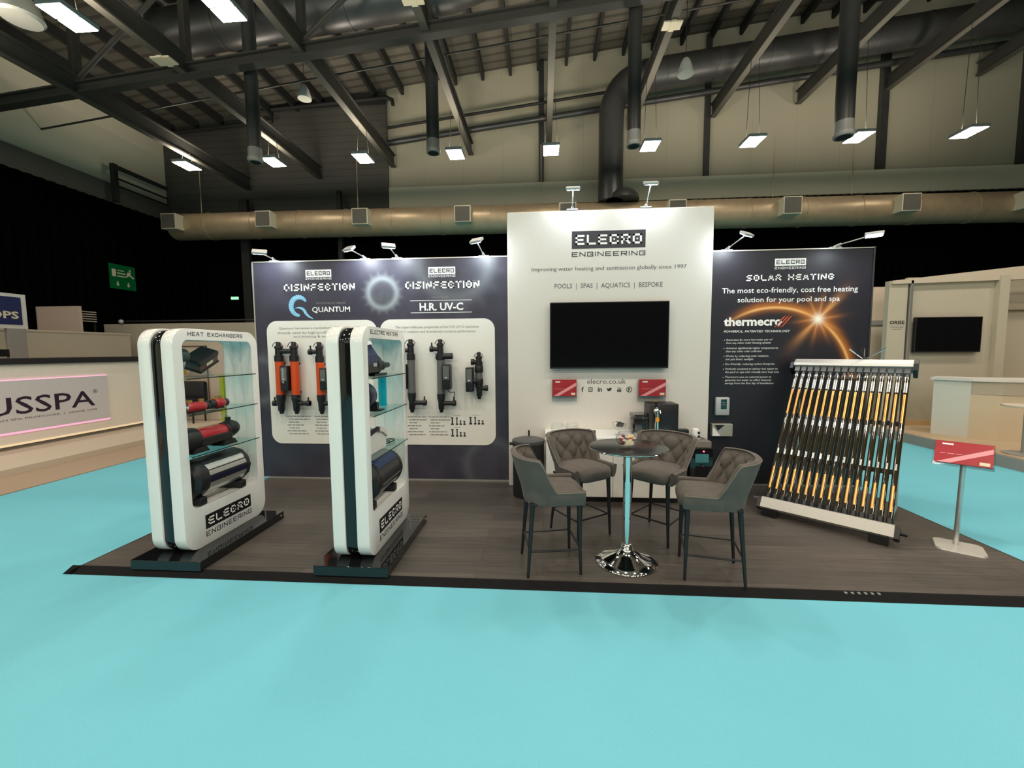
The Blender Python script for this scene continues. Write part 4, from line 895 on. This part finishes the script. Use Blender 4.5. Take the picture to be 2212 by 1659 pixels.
t = thing('flow_sensor', 'small grey-green sensor head on the top shelf of the left cabinet', 'sensor', (cx, 2.93, 1.40))
along_y([(.03, 2.875), (.06, 2.88), (.06, 2.965), (.03, 2.97)], cx + .02, 1.56, 20).build('head', mat('teal_grey', (0.03, 0.06, 0.06), 0.35), t, smooth=40)
MB().lathe([(.02, 1.40), (.02, 1.46), (.035, 1.47), (.05, 1.52)], 16, Matrix.Translation((cx + .02, 2.92, 0))).build('stem', silver_plastic, t, smooth=40); MB().tube([(cx + .04, 2.92, 1.44), (cx + .07, 2.92, 1.44)], .02, 12).build('brass_stub', brass, t, smooth=40)
# right cabinet
cx = -1.352
t = thing('electric_heater', 'blue hooded pool heater with black flange on the top shelf of the right cabinet', 'heater', (cx, 3.0, 1.40))
mb = MB(); mb.prism([(-.10, 1.47), (.11, 1.47), (.11, 1.56), (.06, 1.635), (-.05, 1.645), (-.10, 1.58)], lambda p: Vector((cx + p[0], 2.86, p[1])), lambda p: Vector((cx + p[0], 3.07, p[1]))); mb.build('hood', blue_plastic, t)
MB().box(cx - .105, cx + .112, 2.855, 3.075, 1.43, 1.50, .006).build('control_case', black_plastic, t); MB().box(cx + .1125, cx + .1135, 2.98, 3.04, 1.475, 1.50).build('label_plate', silver_plastic, t)
along_y([(.04, 2.86), (.05, 2.87), (.05, 3.12), (.04, 3.13)], cx, 1.45).build('barrel', black_plastic, t, smooth=40)
along_y([(.03, 3.10), (.085, 3.105), (.085, 3.18), (.03, 3.19)], cx + .02, 1.485, 20).build('flange', black_plastic, t, smooth=40); along_y([(.03, 3.18), (.04, 3.2), (.04, 3.28), (.025, 3.29), (.022, 3.42)], cx + .05, 1.475, 16).build('outlet', black_plastic, t, smooth=40)
MB().tube([(cx + .03, 3.13, 1.52), (cx + .03, 3.13, 1.64)], .012, 8).build('sensor_post', black_plastic, t, smooth=40); MB().box(cx - .04, cx + .09, 3.05, 3.3, 1.399, 1.415).build('foot', black_plastic, t)
t = thing('electric_heater', 'blue rounded heater on a black foot bracket, middle shelf of the right cabinet', 'heater', (cx, 3.0, 1.13))
along_y([(.05, 2.86), (.095, 2.87), (.105, 2.95), (.10, 3.06), (.07, 3.10)], cx, 1.255, 24).build('casing', blue_plastic, t, smooth=50); along_y([(.09, 2.93), (.108, 2.935), (.108, 2.97), (.09, 2.975)], cx, 1.255, 24).build('clamp_band', black_plastic, t, smooth=40)
for y in (2.90, 3.09): MB().box(cx + .02, cx + .09, y - .02, y + .02, 1.129, 1.2).build('foot', black_plastic, t)
MB().box(cx + .02, cx + .11, 3.09, 3.17, 1.129, 1.14).build('foot_plate', black_plastic, t)
tag(MB().tube([(cx, 3.42, 1.129), (cx, 3.42, 1.388)], .034, 24).build('sample_tube', cyan_m, smooth=40), 'bright cyan tube standing at the back of the middle shelf of the right cabinet', 'tube')
t = thing('electric_heater', 'white and chrome curved heater with cable on the lowest glass shelf of the right cabinet', 'heater', (cx, 3.05, .82))
mb = MB(); mb.prism([(2.86, .82), (3.26, .82), (3.26, .93), (3.18, .985), (3.05, 1.01), (2.94, 1.0), (2.86, .96)], lambda p: Vector((cx - .09, p[0], p[1])), lambda p: Vector((cx + .08, p[0], p[1]))); mb.build('housing', white_lam, t)
arcp = [(2.855, .955), (2.94, 1.005), (3.05, 1.018), (3.18, .992), (3.265, .935), (3.265, .90), (3.17, .955), (3.05, .98), (2.94, .965), (2.855, .92)]
mb = MB(); mb.prism(arcp, lambda p: Vector((cx + .06, p[0], p[1])), lambda p: Vector((cx + .092, p[0], p[1]))); mb.build('chrome_arch', chrome, t, smooth=30)
MB().tube(bez((cx + .05, 3.26, .83), (cx + .1, 3.4, .83), (cx + .1, 3.5, .83), (cx + .02, 3.48, .83)) + bez((cx + .02, 3.48, .83), (cx - .04, 3.45, .83), (cx, 3.38, .83), (cx + .06, 3.4, .83)), .005, 6).build('cable', black_plastic, t)
t = thing('electric_heater', 'big dark barrel heater with blue top at the bottom of the right cabinet', 'heater', (cx, 3.1, .41))
along_y([(.13, 2.97), (.148, 2.975), (.148, 3.40), (.13, 3.41)], cx, .605, 40).build('drum', mat('dark_drum', (0.02, 0.021, 0.024), 0.28), t, smooth=40)
along_y([(.06, 2.87), (.13, 2.875), (.155, 2.90), (.158, 2.95), (.14, 2.98)], cx, .605, 14).build('end_bell', black_plastic, t, smooth=30); along_y([(.14, 3.39), (.155, 3.40), (.15, 3.44), (.10, 3.46)], cx, .605, 24).build('end_bell', black_plastic, t, smooth=40)
drum_strip('blue_cover', .7, 1.9, blue_plastic, .151); drum_strip('silver_line', -.2, -.12, alu, .150)
for y in (2.94, 3.37): MB().box(cx - .10, cx + .11, y - .03, y + .03, .411, .475, .01).build('foot', black_plastic, t)

# ------------------------------------------------------------------ bar stools
def stool(name, label):
    t = thing(name, label, 'chair', group='grey quilted bar stools')
    # shell: horseshoe of seat side, wing and back; s runs front-left -> back -> front-right (front is +y)
    a, b, yf, ys = .222, .205, .205, -.02
    NS, NV = 168, 34
    def path(s):                                      # plan point and outward normal
        Ls = yf - ys; La = PI * (a + b) / 2; T = 2 * Ls + La; d = s * T
        if d < Ls: return Vector((-a, yf - d, 0)), Vector((-1, 0, 0))
        if d > Ls + La: return Vector((a, ys + (d - Ls - La), 0)), Vector((1, 0, 0))
        th = PI * (d - Ls) / La; c, sn = math.cos(th), math.sin(th)
        px = -a * math.copysign(abs(c) ** .8, c); py = ys - b * abs(sn) ** .8
        return Vector((px, py, 0)), Vector((-c * b, -sn * a, 0)).normalized()
    def top(s):
        e = min(s, 1 - s); k = min(max((e - .172) / .10, 0), 1); k = k * k * (3 - 2 * k)
        return .622 + .225 * k + .015 * max(0, math.sin(PI * (e - .2) / .6)) * k
    mb = MB(); rings = []
    for i in range(NS + 1):
        s = i / NS; p, n = path(s); zt = top(s); zb = .532; ring = []
        th = .042 if zt > .7 else .034
        for j in range(NV + 1):                       # outer face, upward
            v = j / NV; z = zb + (zt - zb) * v
            lean = .055 * max(0, (z - .62) / .25) ** 1.1 - .035 * (1 - v) ** 2 * (1 if zt > .7 else .6)
            ring.append(p + n * lean + Vector((0, 0, z)))
        o_top = ring[-1]
        for q in (.25, .5, .75):                      # rounded rim
            ring.append(o_top - n * th * (0.5 - 0.5 * math.cos(PI * q)) + Vector((0, 0, .016 * math.sin(PI * q))))
        for j in range(NV, -1, -1):                   # inner face, quilted
            v = j / NV; z = zb + (zt - zb) * v
            lean = .055 * max(0, (z - .62) / .25) ** 1.1 - .035 * (1 - v) ** 2 * (1 if zt > .7 else .6)
            q = 0
            if zt > .70:
                A_ = s * 9.0 + (z - .625) * 6.2; B_ = s * 9.0 - (z - .625) * 6.2
                q = (abs(math.sin(PI * A_)) * abs(math.sin(PI * B_))) ** .4 * .034 * min(1, (zt - .7) / .1) * min(1, max(0, (zt - z) / .05)) - .016 * min(1, (zt - .7) / .1)
            ring.append(p + n * (lean - th - q) + Vector((0, 0, z)))
        rings.append([mb.bm.verts.new(c) for c in ring])
    mb.loft(rings, True); mb.bm.faces.new(rings[0]); mb.bm.faces.new(rings[-1])
    mb.build('backrest', velvet, t, smooth=60)
    # piping along the shell rim
    P = []
    for i in range(NS + 1):
        s = i / NS; p, n = path(s); zt = top(s); P.append(p + n * (.055 * max(0, (zt - .62) / .25) ** 1.1) + Vector((0, 0, zt + .004)))
    MB().tube(P, .0045, 6).build('piping', piping_m, t, smooth=60)
    # seat cushion
    mb = MB(); rows = []; NX = 20
    def sx(u): return math.copysign(abs(u) ** .5, u)
    prof = [(.0, .540), (.92, .540), (.985, .556), (1.0, .585), (.985, .606), (.94, .618), (.8, .626), (.5, .632), (.2, .633), (0.0, .633)]
    for r, z in prof:
        ring = []
        for k in range(40):
            an = 2 * PI * k / 40; c, s_ = math.cos(an), math.sin(an)
            x = .188 * r * math.copysign(abs(c) ** .45, c); y = .03 + .205 * r * math.copysign(abs(s_) ** .45, s_)
            if y < -.02: x *= 1 - .35 * ((-.02 - y) / .16) ** 2
            ring.append(mb.bm.verts.new((x, y, z - (.012 if y > .2 else 0))))
        rows.append(ring)
    mb.loft(rows, True); mb.build('seat', velvet, t, smooth=60)
    tops = ((-.155, .175), (.155, .175), (-.135, -.145), (.135, -.145)); feet = ((-.172, .185), (.172, .185), (-.172, -.185), (.172, -.185))
    for (tx, ty), (fx, fy) in zip(tops, feet):
        MB().tube([(tx, ty, .545), (fx, fy, .03)], [.018, .0095], 14).build('leg', black_metal, t, smooth=40)
    def at(i, z): k = (.545 - z) / .515; return Vector((tops[i][0] + (feet[i][0] - tops[i][0]) * k, tops[i][1] + (feet[i][1] - tops[i][1]) * k, z))
    for i, j, z in ((0, 1, .215), (2, 3, .215), (0, 2, .205), (1, 3, .205)):
        MB().tube([at(i, z), at(j, z)], .0075, 8).build('footrest_rail', black_metal, t, smooth=40)
    MB().box(-.17, .17, -.16, .19, .528, .545, .004).build('seat_frame', black_metal, t)
    return t
st0 = stool('bar_stool', 'grey quilted bar stool nearest the front edge, left of the round table')
SPOTS = [((.05, 2.95), -80, None),
         ((.317, 3.52), -145, 'grey quilted bar stool behind the table on its left, its tufted inside facing the viewer'),
         ((.97, 3.495), 139, 'grey quilted bar stool behind the table on its right, partly behind the table top'),
         ((1.17, 2.91), 78, 'grey quilted bar stool right of the table, its back towards the solar collector')]
for (x, y), rz, lab in SPOTS:
    o = st0 if lab is None else copy_tree(st0)
    o.location = (x, y, 0); o.rotation_euler = (0, 0, math.radians(rz))
    if lab: o['label'] = lab

# ------------------------------------------------------------------ round table, bowl of sweets
t = thing('bistro_table', 'round black-topped bistro table on a chrome pedestal', 'table', (.613, 3.01, .03))
T_ = Matrix.Translation((.613, 3.02, 0))
MB().lathe([(.20, .858), (.272, .876), (.277, .882), (.276, .889), (.27, .891), (.01, .891)], 64, T_).build('tabletop', mat('black_tabletop', (.016, .017, .018), .22), t, smooth=30)
MB().lathe([(.2745, .8795), (.2788, .881), (.2788, .8845), (.2768, .886)], 64, T_).build('chrome_rim', chrome, t, smooth=40)
MB().lathe([(.11, .835), (.12, .855), (.20, .86)], 32, T_).build('top_plate', black_metal, t, smooth=40)
MB().lathe([(.031, .11), (.031, .84)], 32, T_).build('pedestal', chrome, t, smooth=40)
MB().lathe([(.222, .031), (.2245, .034), (.222, .040), (.17, .062), (.11, .085), (.062, .112), (.045, .14), (.038, .165), (.031, .17)], 64, T_).build('base', chrome, t, smooth=50)
t = thing('sweet_bowl', 'round glass fishbowl of wrapped sweets on the black table', 'bowl', (.597, 3.0, .891))
def globe(par, x, y, z0, r, H, open_r, name='glass_bowl'):
    prof = []; n = 14; zc = z0 + H * .48
    a0 = -PI / 2 + .75; a1 = math.acos(min(1, open_r / r))
    for k in range(n + 1):
        a = a0 + (a1 - a0) * k / n; prof.append((r * math.cos(a), zc + (H * .52) * math.sin(a)))
    inner = [(max(rr - .003, .004), zz + (.003 if i == 0 else 0)) for i, (rr, zz) in enumerate(prof)]
    mb = MB(); rings = []
    for rr, zz in prof + inner[::-1]:
        rings.append([mb.bm.verts.new((x + rr * math.cos(2 * PI * k / 40), y + rr * math.sin(2 * PI * k / 40), zz)) for k in range(40)])
    mb.loft(rings, True); mb.bm.faces.new(rings[0]); mb.bm.faces.new(rings[-1]); mb.build(name, glass, par, smooth=60)
globe(t, .597, 3.0, .8935, .073, .122, .052)
rnd = random.Random(11); SW = [(.75, .16, .02), (.35, .02, .05), (.7, .62, .42), (.5, .28, .12), (.16, .05, .04), (.8, .5, .1), (.3, .02, .1), (.55, .5, .45)]
N_ = ['orange', 'crimson', 'cream', 'toffee', 'chocolate', 'gold', 'plum', 'silver']
for k in range(16):
    lv = k // 6; an = k * 2.4; r_ = (.036 if lv < 2 else .03) * (1 if k % 6 else .2)
    p = Vector((.597 + r_ * math.cos(an), 3.0 + r_ * math.sin(an), .918 + lv * .024))
    mt = Matrix.Translation(p) @ Matrix.Rotation(rnd.uniform(0, 3), 4, 'Z') @ Matrix.Rotation(rnd.uniform(-.5, .5), 4, 'X')
    s = MB().box(-.017, .017, -.011, .011, -.008, .008, .005, mtx=mt).build('wrapped_sweet', mat('wrapper_' + N_[k % 8], SW[k % 8], .3), smooth=60)
    tag(s, 'wrapped sweet in the glass bowl on the black table', 'sweet', 'sweets in the glass bowl')
s = MB().box(-.028, .028, -.002, .002, -.014, .014, mtx=Matrix.Translation((.605, 2.925, .935)) @ Matrix.Rotation(.1, 4, 'Z')).build('paper_tag', cream_print, t)

# ------------------------------------------------------------------ counter and what stands on it
t = thing('sideboard', 'white two-door sideboard against the white centre wall', 'cabinet', (.71, 4.45, .03))
MB().box(.055, 1.365, 4.25, 4.67, .03, .085).build('plinth', black_plastic, t)
MB().box(.033, 1.385, 4.215, 4.685, .085, .672).build('carcass', mat('sideboard_white', (0.86, 0.82, 0.77), .4, var=.02), t)
MB().box(.025, 1.395, 4.195, 4.688, .672, .702, .003).build('worktop', white_gloss, t)
for x0, x1 in ((.036, .706), (.712, 1.382)):
    MB().box(x0, x1, 4.20, 4.214, .092, .668, .002).build('door', mat('sideboard_white', (0.86, 0.82, 0.77), .4, var=.02), t)
tag_n = ['left', 'right']
for i, (x, y) in enumerate(((.157, 4.42), (.308, 4.42))):
    t = thing('glass_globe', 'clear empty glass fishbowl on the sideboard, %s one of the pair' % tag_n[i], 'bowl', (x, y, .702), group='glass fishbowls on the sideboard')
    globe(t, x, y, .705, .074, .14, .055)
mb = MB(); mb.prism([(.15, .704), (.24, .704), (.225, .785), (.19, .765)], lambda p: Vector((p[0], 4.325, p[1])), lambda p: Vector((p[0] + .01, 4.33, p[1]))); tag(mb.build('paper_sheet', white_print), 'crumpled white paper leaning against the left glass fishbowl', 'paper')
mb = MB().tube(bez((.40, 4.38, .709), (.44, 4.38, .709), (.45, 4.4, .745), (.485, 4.4, .75)), .004, 6)
t = thing('power_cable', 'brown coiled cable with dark plug lying on the sideboard', 'cable', (.48, 4.4, .702)); mb.build('cord', mat('brown_cord', (.09, .05, .035), .5), t)
for k in range(3): MB().tube(arc_pts((.485, 4.4 + k * .008, .727), (1, 0, 0), (0, .3, .95), .018 + .003 * k, 0, 1.9 * PI, 16), .004, 6).build('coil', mat('brown_cord', (.09, .05, .035), .5), t)
MB().box(.525, .556, 4.385, 4.415, .706, .742, .006).build('plug', black_plastic, t)
t = thing('dessert_glass', 'clear stemmed bowl holding dark capsules on the sideboard', 'bowl', (.79, 4.35, .702))
prof = [(.045, .704), (.04, .71), (.008, .716), (.008, .745), (.03, .76), (.06, .79), (.08, .832), (.077, .832), (.057, .793), (.02, .765)]
mb = MB(); mb.lathe(prof, 32, Matrix.Translation((.79, 4.35, 0))); mb.build('glass_bowl', glass, t, smooth=50)
for k in range(7): tag(MB().lathe([(.014, -.012), (.018, .010), (.021, .012), (.021, .014)], 12, Matrix.Translation((.79 + .034 * math.cos(k * 1.05) * (k < 6), 4.35 + .034 * math.sin(k * 1.05) * (k < 6), .815 + .012 * (k == 6))) @ Matrix.Rotation(.4 * k, 4, 'X')).build('coffee_capsule', black_plastic if k != 3 else cream_print), 'small coffee capsule in the stemmed glass bowl', 'capsule', 'capsules in the stemmed bowl')
t = thing('coffee_machine', 'small black capsule coffee machine with chrome lid edge on the sideboard', 'coffee machine', (1.01, 4.42, .702))
MB().box(.94, 1.075, 4.40, 4.58, .703, .86, .012).build('body', black_gloss, t, smooth=40); MB().box(.935, 1.07, 4.33, 4.42, .82, .90, .012).build('brew_head', black_plastic, t, smooth=40)
mb = MB(); mb.prism([(4.31, .895), (4.36, .915), (4.56, .915), (4.60, .885), (4.55, .86), (4.32, .88)], lambda p: Vector((.945, p[0], p[1])), lambda p: Vector((1.078, p[0], p[1]))); mb.build('lid', black_gloss, t)
MB().box(.94, 1.03, 4.305, 4.312, .885, .905, .003).build('chrome_edge', chrome, t); MB().box(.95, 1.065, 4.31, 4.42, .703, .725, .004).build('drip_tray', steel, t); MB().box(.96, 1.03, 4.385, 4.40, .73, .82).build('grey_front', label_grey, t)
MB().box(1.08, 1.10, 4.40, 4.56, .71, .85, .008).build('water_tank', glass, t)
t = thing('beer_dispenser', 'tall black drinks dispenser cube with chrome tap and amber badge', 'dispenser', (1.27, 4.48, .702))
MB().box(1.105, 1.40, 4.38, 4.62, .703, 1.025, .008).build('body', black_plastic, t, smooth=40); MB().box(1.10, 1.165, 4.375, 4.40, .705, 1.02, .004).build('side_panel', dark_galv, t)
MB().tube([(1.168, 4.34, .705), (1.168, 4.34, .93)], .024, 20).build('tap_column', chrome, t, smooth=40)
MB().lathe([(.005, .925), (.025, .932), (.032, .955), (.025, .98), (.012, .988), (.012, 1.0)], 20, Matrix.Translation((1.162, 4.33, 0))).build('tap_ball', chrome, t, smooth=50); MB().tube([(1.162, 4.33, .96), (1.19, 4.29, .965), (1.192, 4.285, .94)], .009, 10).build('spout', chrome, t, smooth=40)
MB().tube([(1.158, 4.33, .99), (1.15, 4.32, 1.06)], [.009, .013], 12).build('tap_handle', black_plastic, t, smooth=40); MB().tube([(1.15, 4.32, 1.058), (1.149, 4.319, 1.078)], .015, 12).build('handle_cap', brass, t, smooth=40)
mb = MB(); mb.prism([(1.17 + .017 * math.cos(2 * PI * k / 20), .872 + .028 * math.sin(2 * PI * k / 20)) for k in range(20)], lambda p: Vector((p[0], 4.312, p[1])), lambda p: Vector((p[0], 4.32, p[1]))); mb.build('amber_badge', amber, t)
t = thing('mini_fridge', 'small black appliance with blue display and red light, right of the sideboard', 'fridge', (1.66, 4.5, .03))
MB().box(1.535, 1.765, 4.40, 4.66, .03, .56, .006).build('body', black_gloss, t, smooth=40); MB().box(1.585, 1.72, 4.395, 4.401, .41, .50).build('blue_display', blue_lcd, t)
MB().tube([(1.668, 4.398, .528), (1.668, 4.392, .528)], .009, 12).build('red_light', led_red, t); MB().box(1.59, 1.72, 4.395, 4.401, .10, .37).build('glass_door', screen_m, t); MB().tube([(1.64, 4.39, .385), (1.67, 4.385, .375)], .008, 8).build('handle', chrome, t, smooth=40)
tag(MB().box(1.60, 1.755, 4.42, 4.60, .56, .627, .004).build('cardboard_box', mat('taupe_box', (.20, .17, .15), .6)), 'taupe flat box on top of the small black appliance', 'box')
t = thing('socket_tower', 'white rounded socket tower with black outlets on the taupe box', 'socket', (1.63, 4.53, .628))
MB().lathe([(.042, .628), (.046, .64), (.046, .715), (.036, .742), (.012, .75)], 24, Matrix.Translation((1.625, 4.53, 0))).build('casing', white_gloss, t, smooth=50)
for z in (.665, .705): MB().box(1.632, 1.66, 4.484, 4.492, z - .013, z + .013, .003).build('outlet', black_plastic, t)
MB().tube(bez((1.665, 4.53, .65), (1.70, 4.5, .65), (1.74, 4.6, .63), (1.79, 4.66, .56)), .004, 6).build('cable', black_plastic, t)
tag(MB().box(1.42, 1.55, 4.50, 4.58, .56, .735, .004).build('adapter_box', black_plastic), 'dark upright box between the drinks dispenser and the white socket tower', 'box')
tag(MB().box(1.415, 1.533, 4.45, 4.66, .03, .56, .004).build('speaker_box', black_plastic), 'tall black box standing beside the small black appliance', 'box')
# pedal bin
t = thing('pedal_bin', 'black round pedal bin in front of the white centre wall at left', 'bin', (-.155, 4.4, .03))
T_ = Matrix.Translation((-.155, 4.42, 0))
MB().lathe([(.165, .032), (.168, .05), (.168, .60)], 40, T_).build('body', mat('dark_bin', (.016, .017, .018), .42), t, smooth=40)
MB().lathe([(.172, .60), (.176, .615), (.172, .635), (.13, .648), (.01, .652)], 40, T_).build('lid', mat('grey_lid', (.06, .063, .066), .4), t, smooth=40)
MB().box(-.36, -.31, 4.40, 4.44, .575, .60, .005).build('side_handle', black_plastic, t); MB().box(-.165, -.145, 4.595, 4.62, .60, .70, .004).build('hinge', black_plastic, t)
MB().box(-.185, -.125, 4.235, 4.265, .035, .05, .004).build('pedal', chrome, t)

# ------------------------------------------------------------------ solar tube collector, leaning back
t = thing('solar_collector', 'leaning solar collector of sixteen glass tubes between two aluminium bars', 'solar collector', (2.44, 3.73, .03))
A0 = Vector((2.095, 4.044, .18)); th = -.74; ph = .654; Wd, Hd = .932, 1.551
u = Vector((math.cos(th), math.sin(th), 0)); bk = Vector((-math.sin(th), math.cos(th), 0)); s_ = math.cos(ph) * Vector((0, 0, 1)) + math.sin(ph) * bk; n_ = u.cross(s_).normalized()
if n_.dot(Vector((0, -1, 0))) < 0: n_ = -n_
def cp(a, b, c=0.0): return A0 + u * a + s_ * b + n_ * c      # along bar, up the slope, out towards the viewer
def bar(prof, a0, a1, name, m):
    mb = MB(); mb.prism(prof, lambda p: cp(a0, p[0], p[1]), lambda p: cp(a1, p[0], p[1])); return mb.build(name, m, t)
LB = [(-.108, .032), (-.012, .038), (.0, .018), (.0, -.05), (-.095, -.05), (-.112, -.03), (-.116, .012)]
bar(LB, 0, Wd, 'bottom_bar', mat('satin_aluminium', (0.42, 0.41, 0.38), 0.42, 0.6))
UB = [(-.028, .04), (.0, .045), (.075, .005), (.085, -.03), (.06, -.075), (-.028, -.075)]
bar(UB, 0, Wd, 'top_bar', mat('pale_aluminium', (0.6, 0.6, 0.58), 0.4, 0.4))
bpy.data.objects.remove([o for o in kids(t) if o.name.startswith('top_bar')][0])
def sh(P, d): return [(p[0] + d, p[1]) for p in P]
bar(sh(UB, Hd), 0, Wd, 'top_bar', mat('pale_aluminium', (0.6, 0.6, 0.58), 0.4, 0.4))
for a0, a1 in ((-.028, 0.0), (Wd, Wd + .032)):
    bar([(p[0] * 1.04 - .003, p[1] * 1.06) for p in LB], a0, a1, 'end_cap', black_plastic)
    bar(sh([(-.075, .048), (.0, .05), (.08, .01), (.09, -.03), (.065, -.08), (-.075, -.08)], Hd), a0, a1, 'end_cap', black_plastic)
MB().tube([cp(Wd + .03, -.05, -.01), cp(Wd + .075, -.05, -.01)], .018, 12).build('pipe_stub', black_plastic, t, smooth=40)
MB().tube([cp(-.03, -.02, .0), cp(-.075, -.02, 0)], .010, 10).build('pipe_stub', chrome, t, smooth=40)
NT = 16
for i in range(NT):
    a = .036 + i * (Wd - .072) / (NT - 1)
    tb = MB().tube([cp(a, .012, -.006), cp(a, Hd - .13, -.006)], .0215, 20).build('glass_tube', tube_glass, t, smooth=40)
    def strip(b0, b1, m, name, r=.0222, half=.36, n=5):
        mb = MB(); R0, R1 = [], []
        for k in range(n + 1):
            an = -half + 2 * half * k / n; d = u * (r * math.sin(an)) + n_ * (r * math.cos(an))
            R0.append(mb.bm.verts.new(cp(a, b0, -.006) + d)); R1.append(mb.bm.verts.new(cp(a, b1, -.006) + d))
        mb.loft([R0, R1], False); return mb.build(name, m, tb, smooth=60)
    strip(.10, .33, orange_glint_m, 'orange_glint_strip'); strip(.93, 1.23, orange_glint_m, 'orange_glint_strip')  # hall lamp reflections painted on as orange strips
    for b in (.50, .85): strip(b - .028, b + .028, mirror_glint_m, 'mirror_glint_mark', half=.36)  # white lamp glints painted on as bands
    strip(1.25, 1.36, mirror_glint_m, 'mirror_glint_mark', half=.6)
    MB().tube([cp(a, -.005, -.006), cp(a, .035, -.006), cp(a, .06, -.006)], [.0245, .0245, .020], 12).build('tube_socket', black_plastic, t, smooth=40)
    MB().tube([cp(a, Hd - .15, -.006), cp(a, Hd - .13, -.006)], .0235, 16).build('collar_ring', chrome, t, smooth=40)
    MB().tube([cp(a, Hd - .13, -.006), cp(a, Hd - .085, -.006)], [.014, .014], 12).build('tube_neck', mat('graphite_plastic', (.15, .15, .155), .35), t, smooth=40)
    mb = MB(); mb.prism([(-.021, -.03), (.021, -.03), (.021, .018), (-.021, .018)], lambda p: cp(a + p[0], Hd - .088, p[1]), lambda p: cp(a + p[0], Hd - .03, p[1])); mb.build('manifold_cap', mat('graphite_plastic', (.15, .15, .155), .35), t)
bar([(0, -.09), (Hd, -.09), (Hd, -.06), (0, -.06)], .02, .05, 'side_rail', dark_galv); bar([(0, -.09), (Hd, -.09), (Hd, -.06), (0, -.06)], Wd - .05, Wd - .02, 'side_rail', dark_galv)
for b in (.5, .98): bar([(b - .02, -.1), (b + .02, -.1), (b + .02, -.085), (b - .02, -.085)], .02, Wd - .02, 'cross_rail', dark_galv)
for a in (.06, Wd - .06):
    p0 = cp(a, Hd - .2, -.09); p1 = Vector((p0.x + bk.x * .04, p0.y + bk.y * .04, .03)); MB().tube([p0, p1], .014, 8).build('support_leg', alu, t, smooth=40)
    q0 = cp(a, .12, -.09); q1 = Vector((p1.x, p1.y, .07)); MB().tube([Vector((q0.x, q0.y, .07)), q1], .012, 8).build('floor_rail', alu, t, smooth=40)
    f = cp(a + (.02 if a < .5 else -.03), -.09, -.01); R_ = Matrix.Translation((f.x, f.y, 0)) @ Matrix.Rotation(th, 4, 'Z'); MB().box(-.06, .06, -.05, .05, .03, f.z + .005, .004, mtx=R_).build('foot_block', black_plastic, t)
t = thing('rod_fitting', 'small metal fitting with four thin splayed rods on top of the solar collector', 'fitting', (3.07, 4.42, 1.46))
h = cp(.57, Hd + .08, -.02)
MB().tube([h - Vector((0, 0, .02)), h + Vector((0, 0, .035))], .022, 12).build('hub', dark_galv, t, smooth=40)
for dx, dy, dz in ((-.155, -.02, .115), (-.012, .03, .12), (.03, .04, .12), (.175, -.03, .12)): MB().tube([h + Vector((dx * .12, dy * .12, .02)), h + Vector((dx, dy, dz))], [.005, .008] if abs(dx) > .1 else .005, 8).build('rod', chrome, t, smooth=40)

# ------------------------------------------------------------------ leaflet lectern
t = thing('leaflet_stand', 'silver floor stand with a tilted red leaflet at the right of the stand floor', 'leaflet stand', (3.24, 3.40, .03))
mb = MB(); P_ = rrect(-.145, .145, -.125, .125, .05, 8); Rz = Matrix.Translation((3.225, 3.375, 0)) @ Matrix.Rotation(-.62, 4, 'Z')
P_ = [(x * .98, y * 1.0) for x, y in P_]
mb.prism(P_, lambda p: Rz @ Vector((p[0], p[1], .031)), lambda p: Rz @ Vector((p[0] * .97, p[1] * .97, .043))); mb.build('base', mat('pale_steel', (.62, .6, .56), .35, .5), t)
MB().tube([(3.24, 3.42, .04), (3.215, 3.38, .72)], .0165, 16).build('pole', alu, t, smooth=40)
Rp = Matrix.Translation((3.175, 3.345, .772)) @ Matrix.Rotation(-.78, 4, 'Z') @ Matrix.Rotation(-.75, 4, 'X')
MB().box(-.160, .160, -.004, .004, -.110, .112, .002, mtx=Rp).build('back_plate', acrylic, t)
MB().box(-.152, .152, -.012, -.005, -.095, .105, mtx=Rp).build('leaflet', red_card, t)
pl3 = Plane(Rp @ Vector((0, -.0128, 0)), (Rp.to_3x3() @ Vector((1, 0, 0))), (Rp.to_3x3() @ Vector((0, 0, 1)))); leaflet_print(pl3, -.152, .152, -.095, .105, t)
MB().box(-.160, .160, -.022, -.006, -.12, -.095, .003, mtx=Rp).build('lip', acrylic, t); MB().box(-.04, .04, .005, .02, -.06, .02, mtx=Rp).build('mount', alu, t)
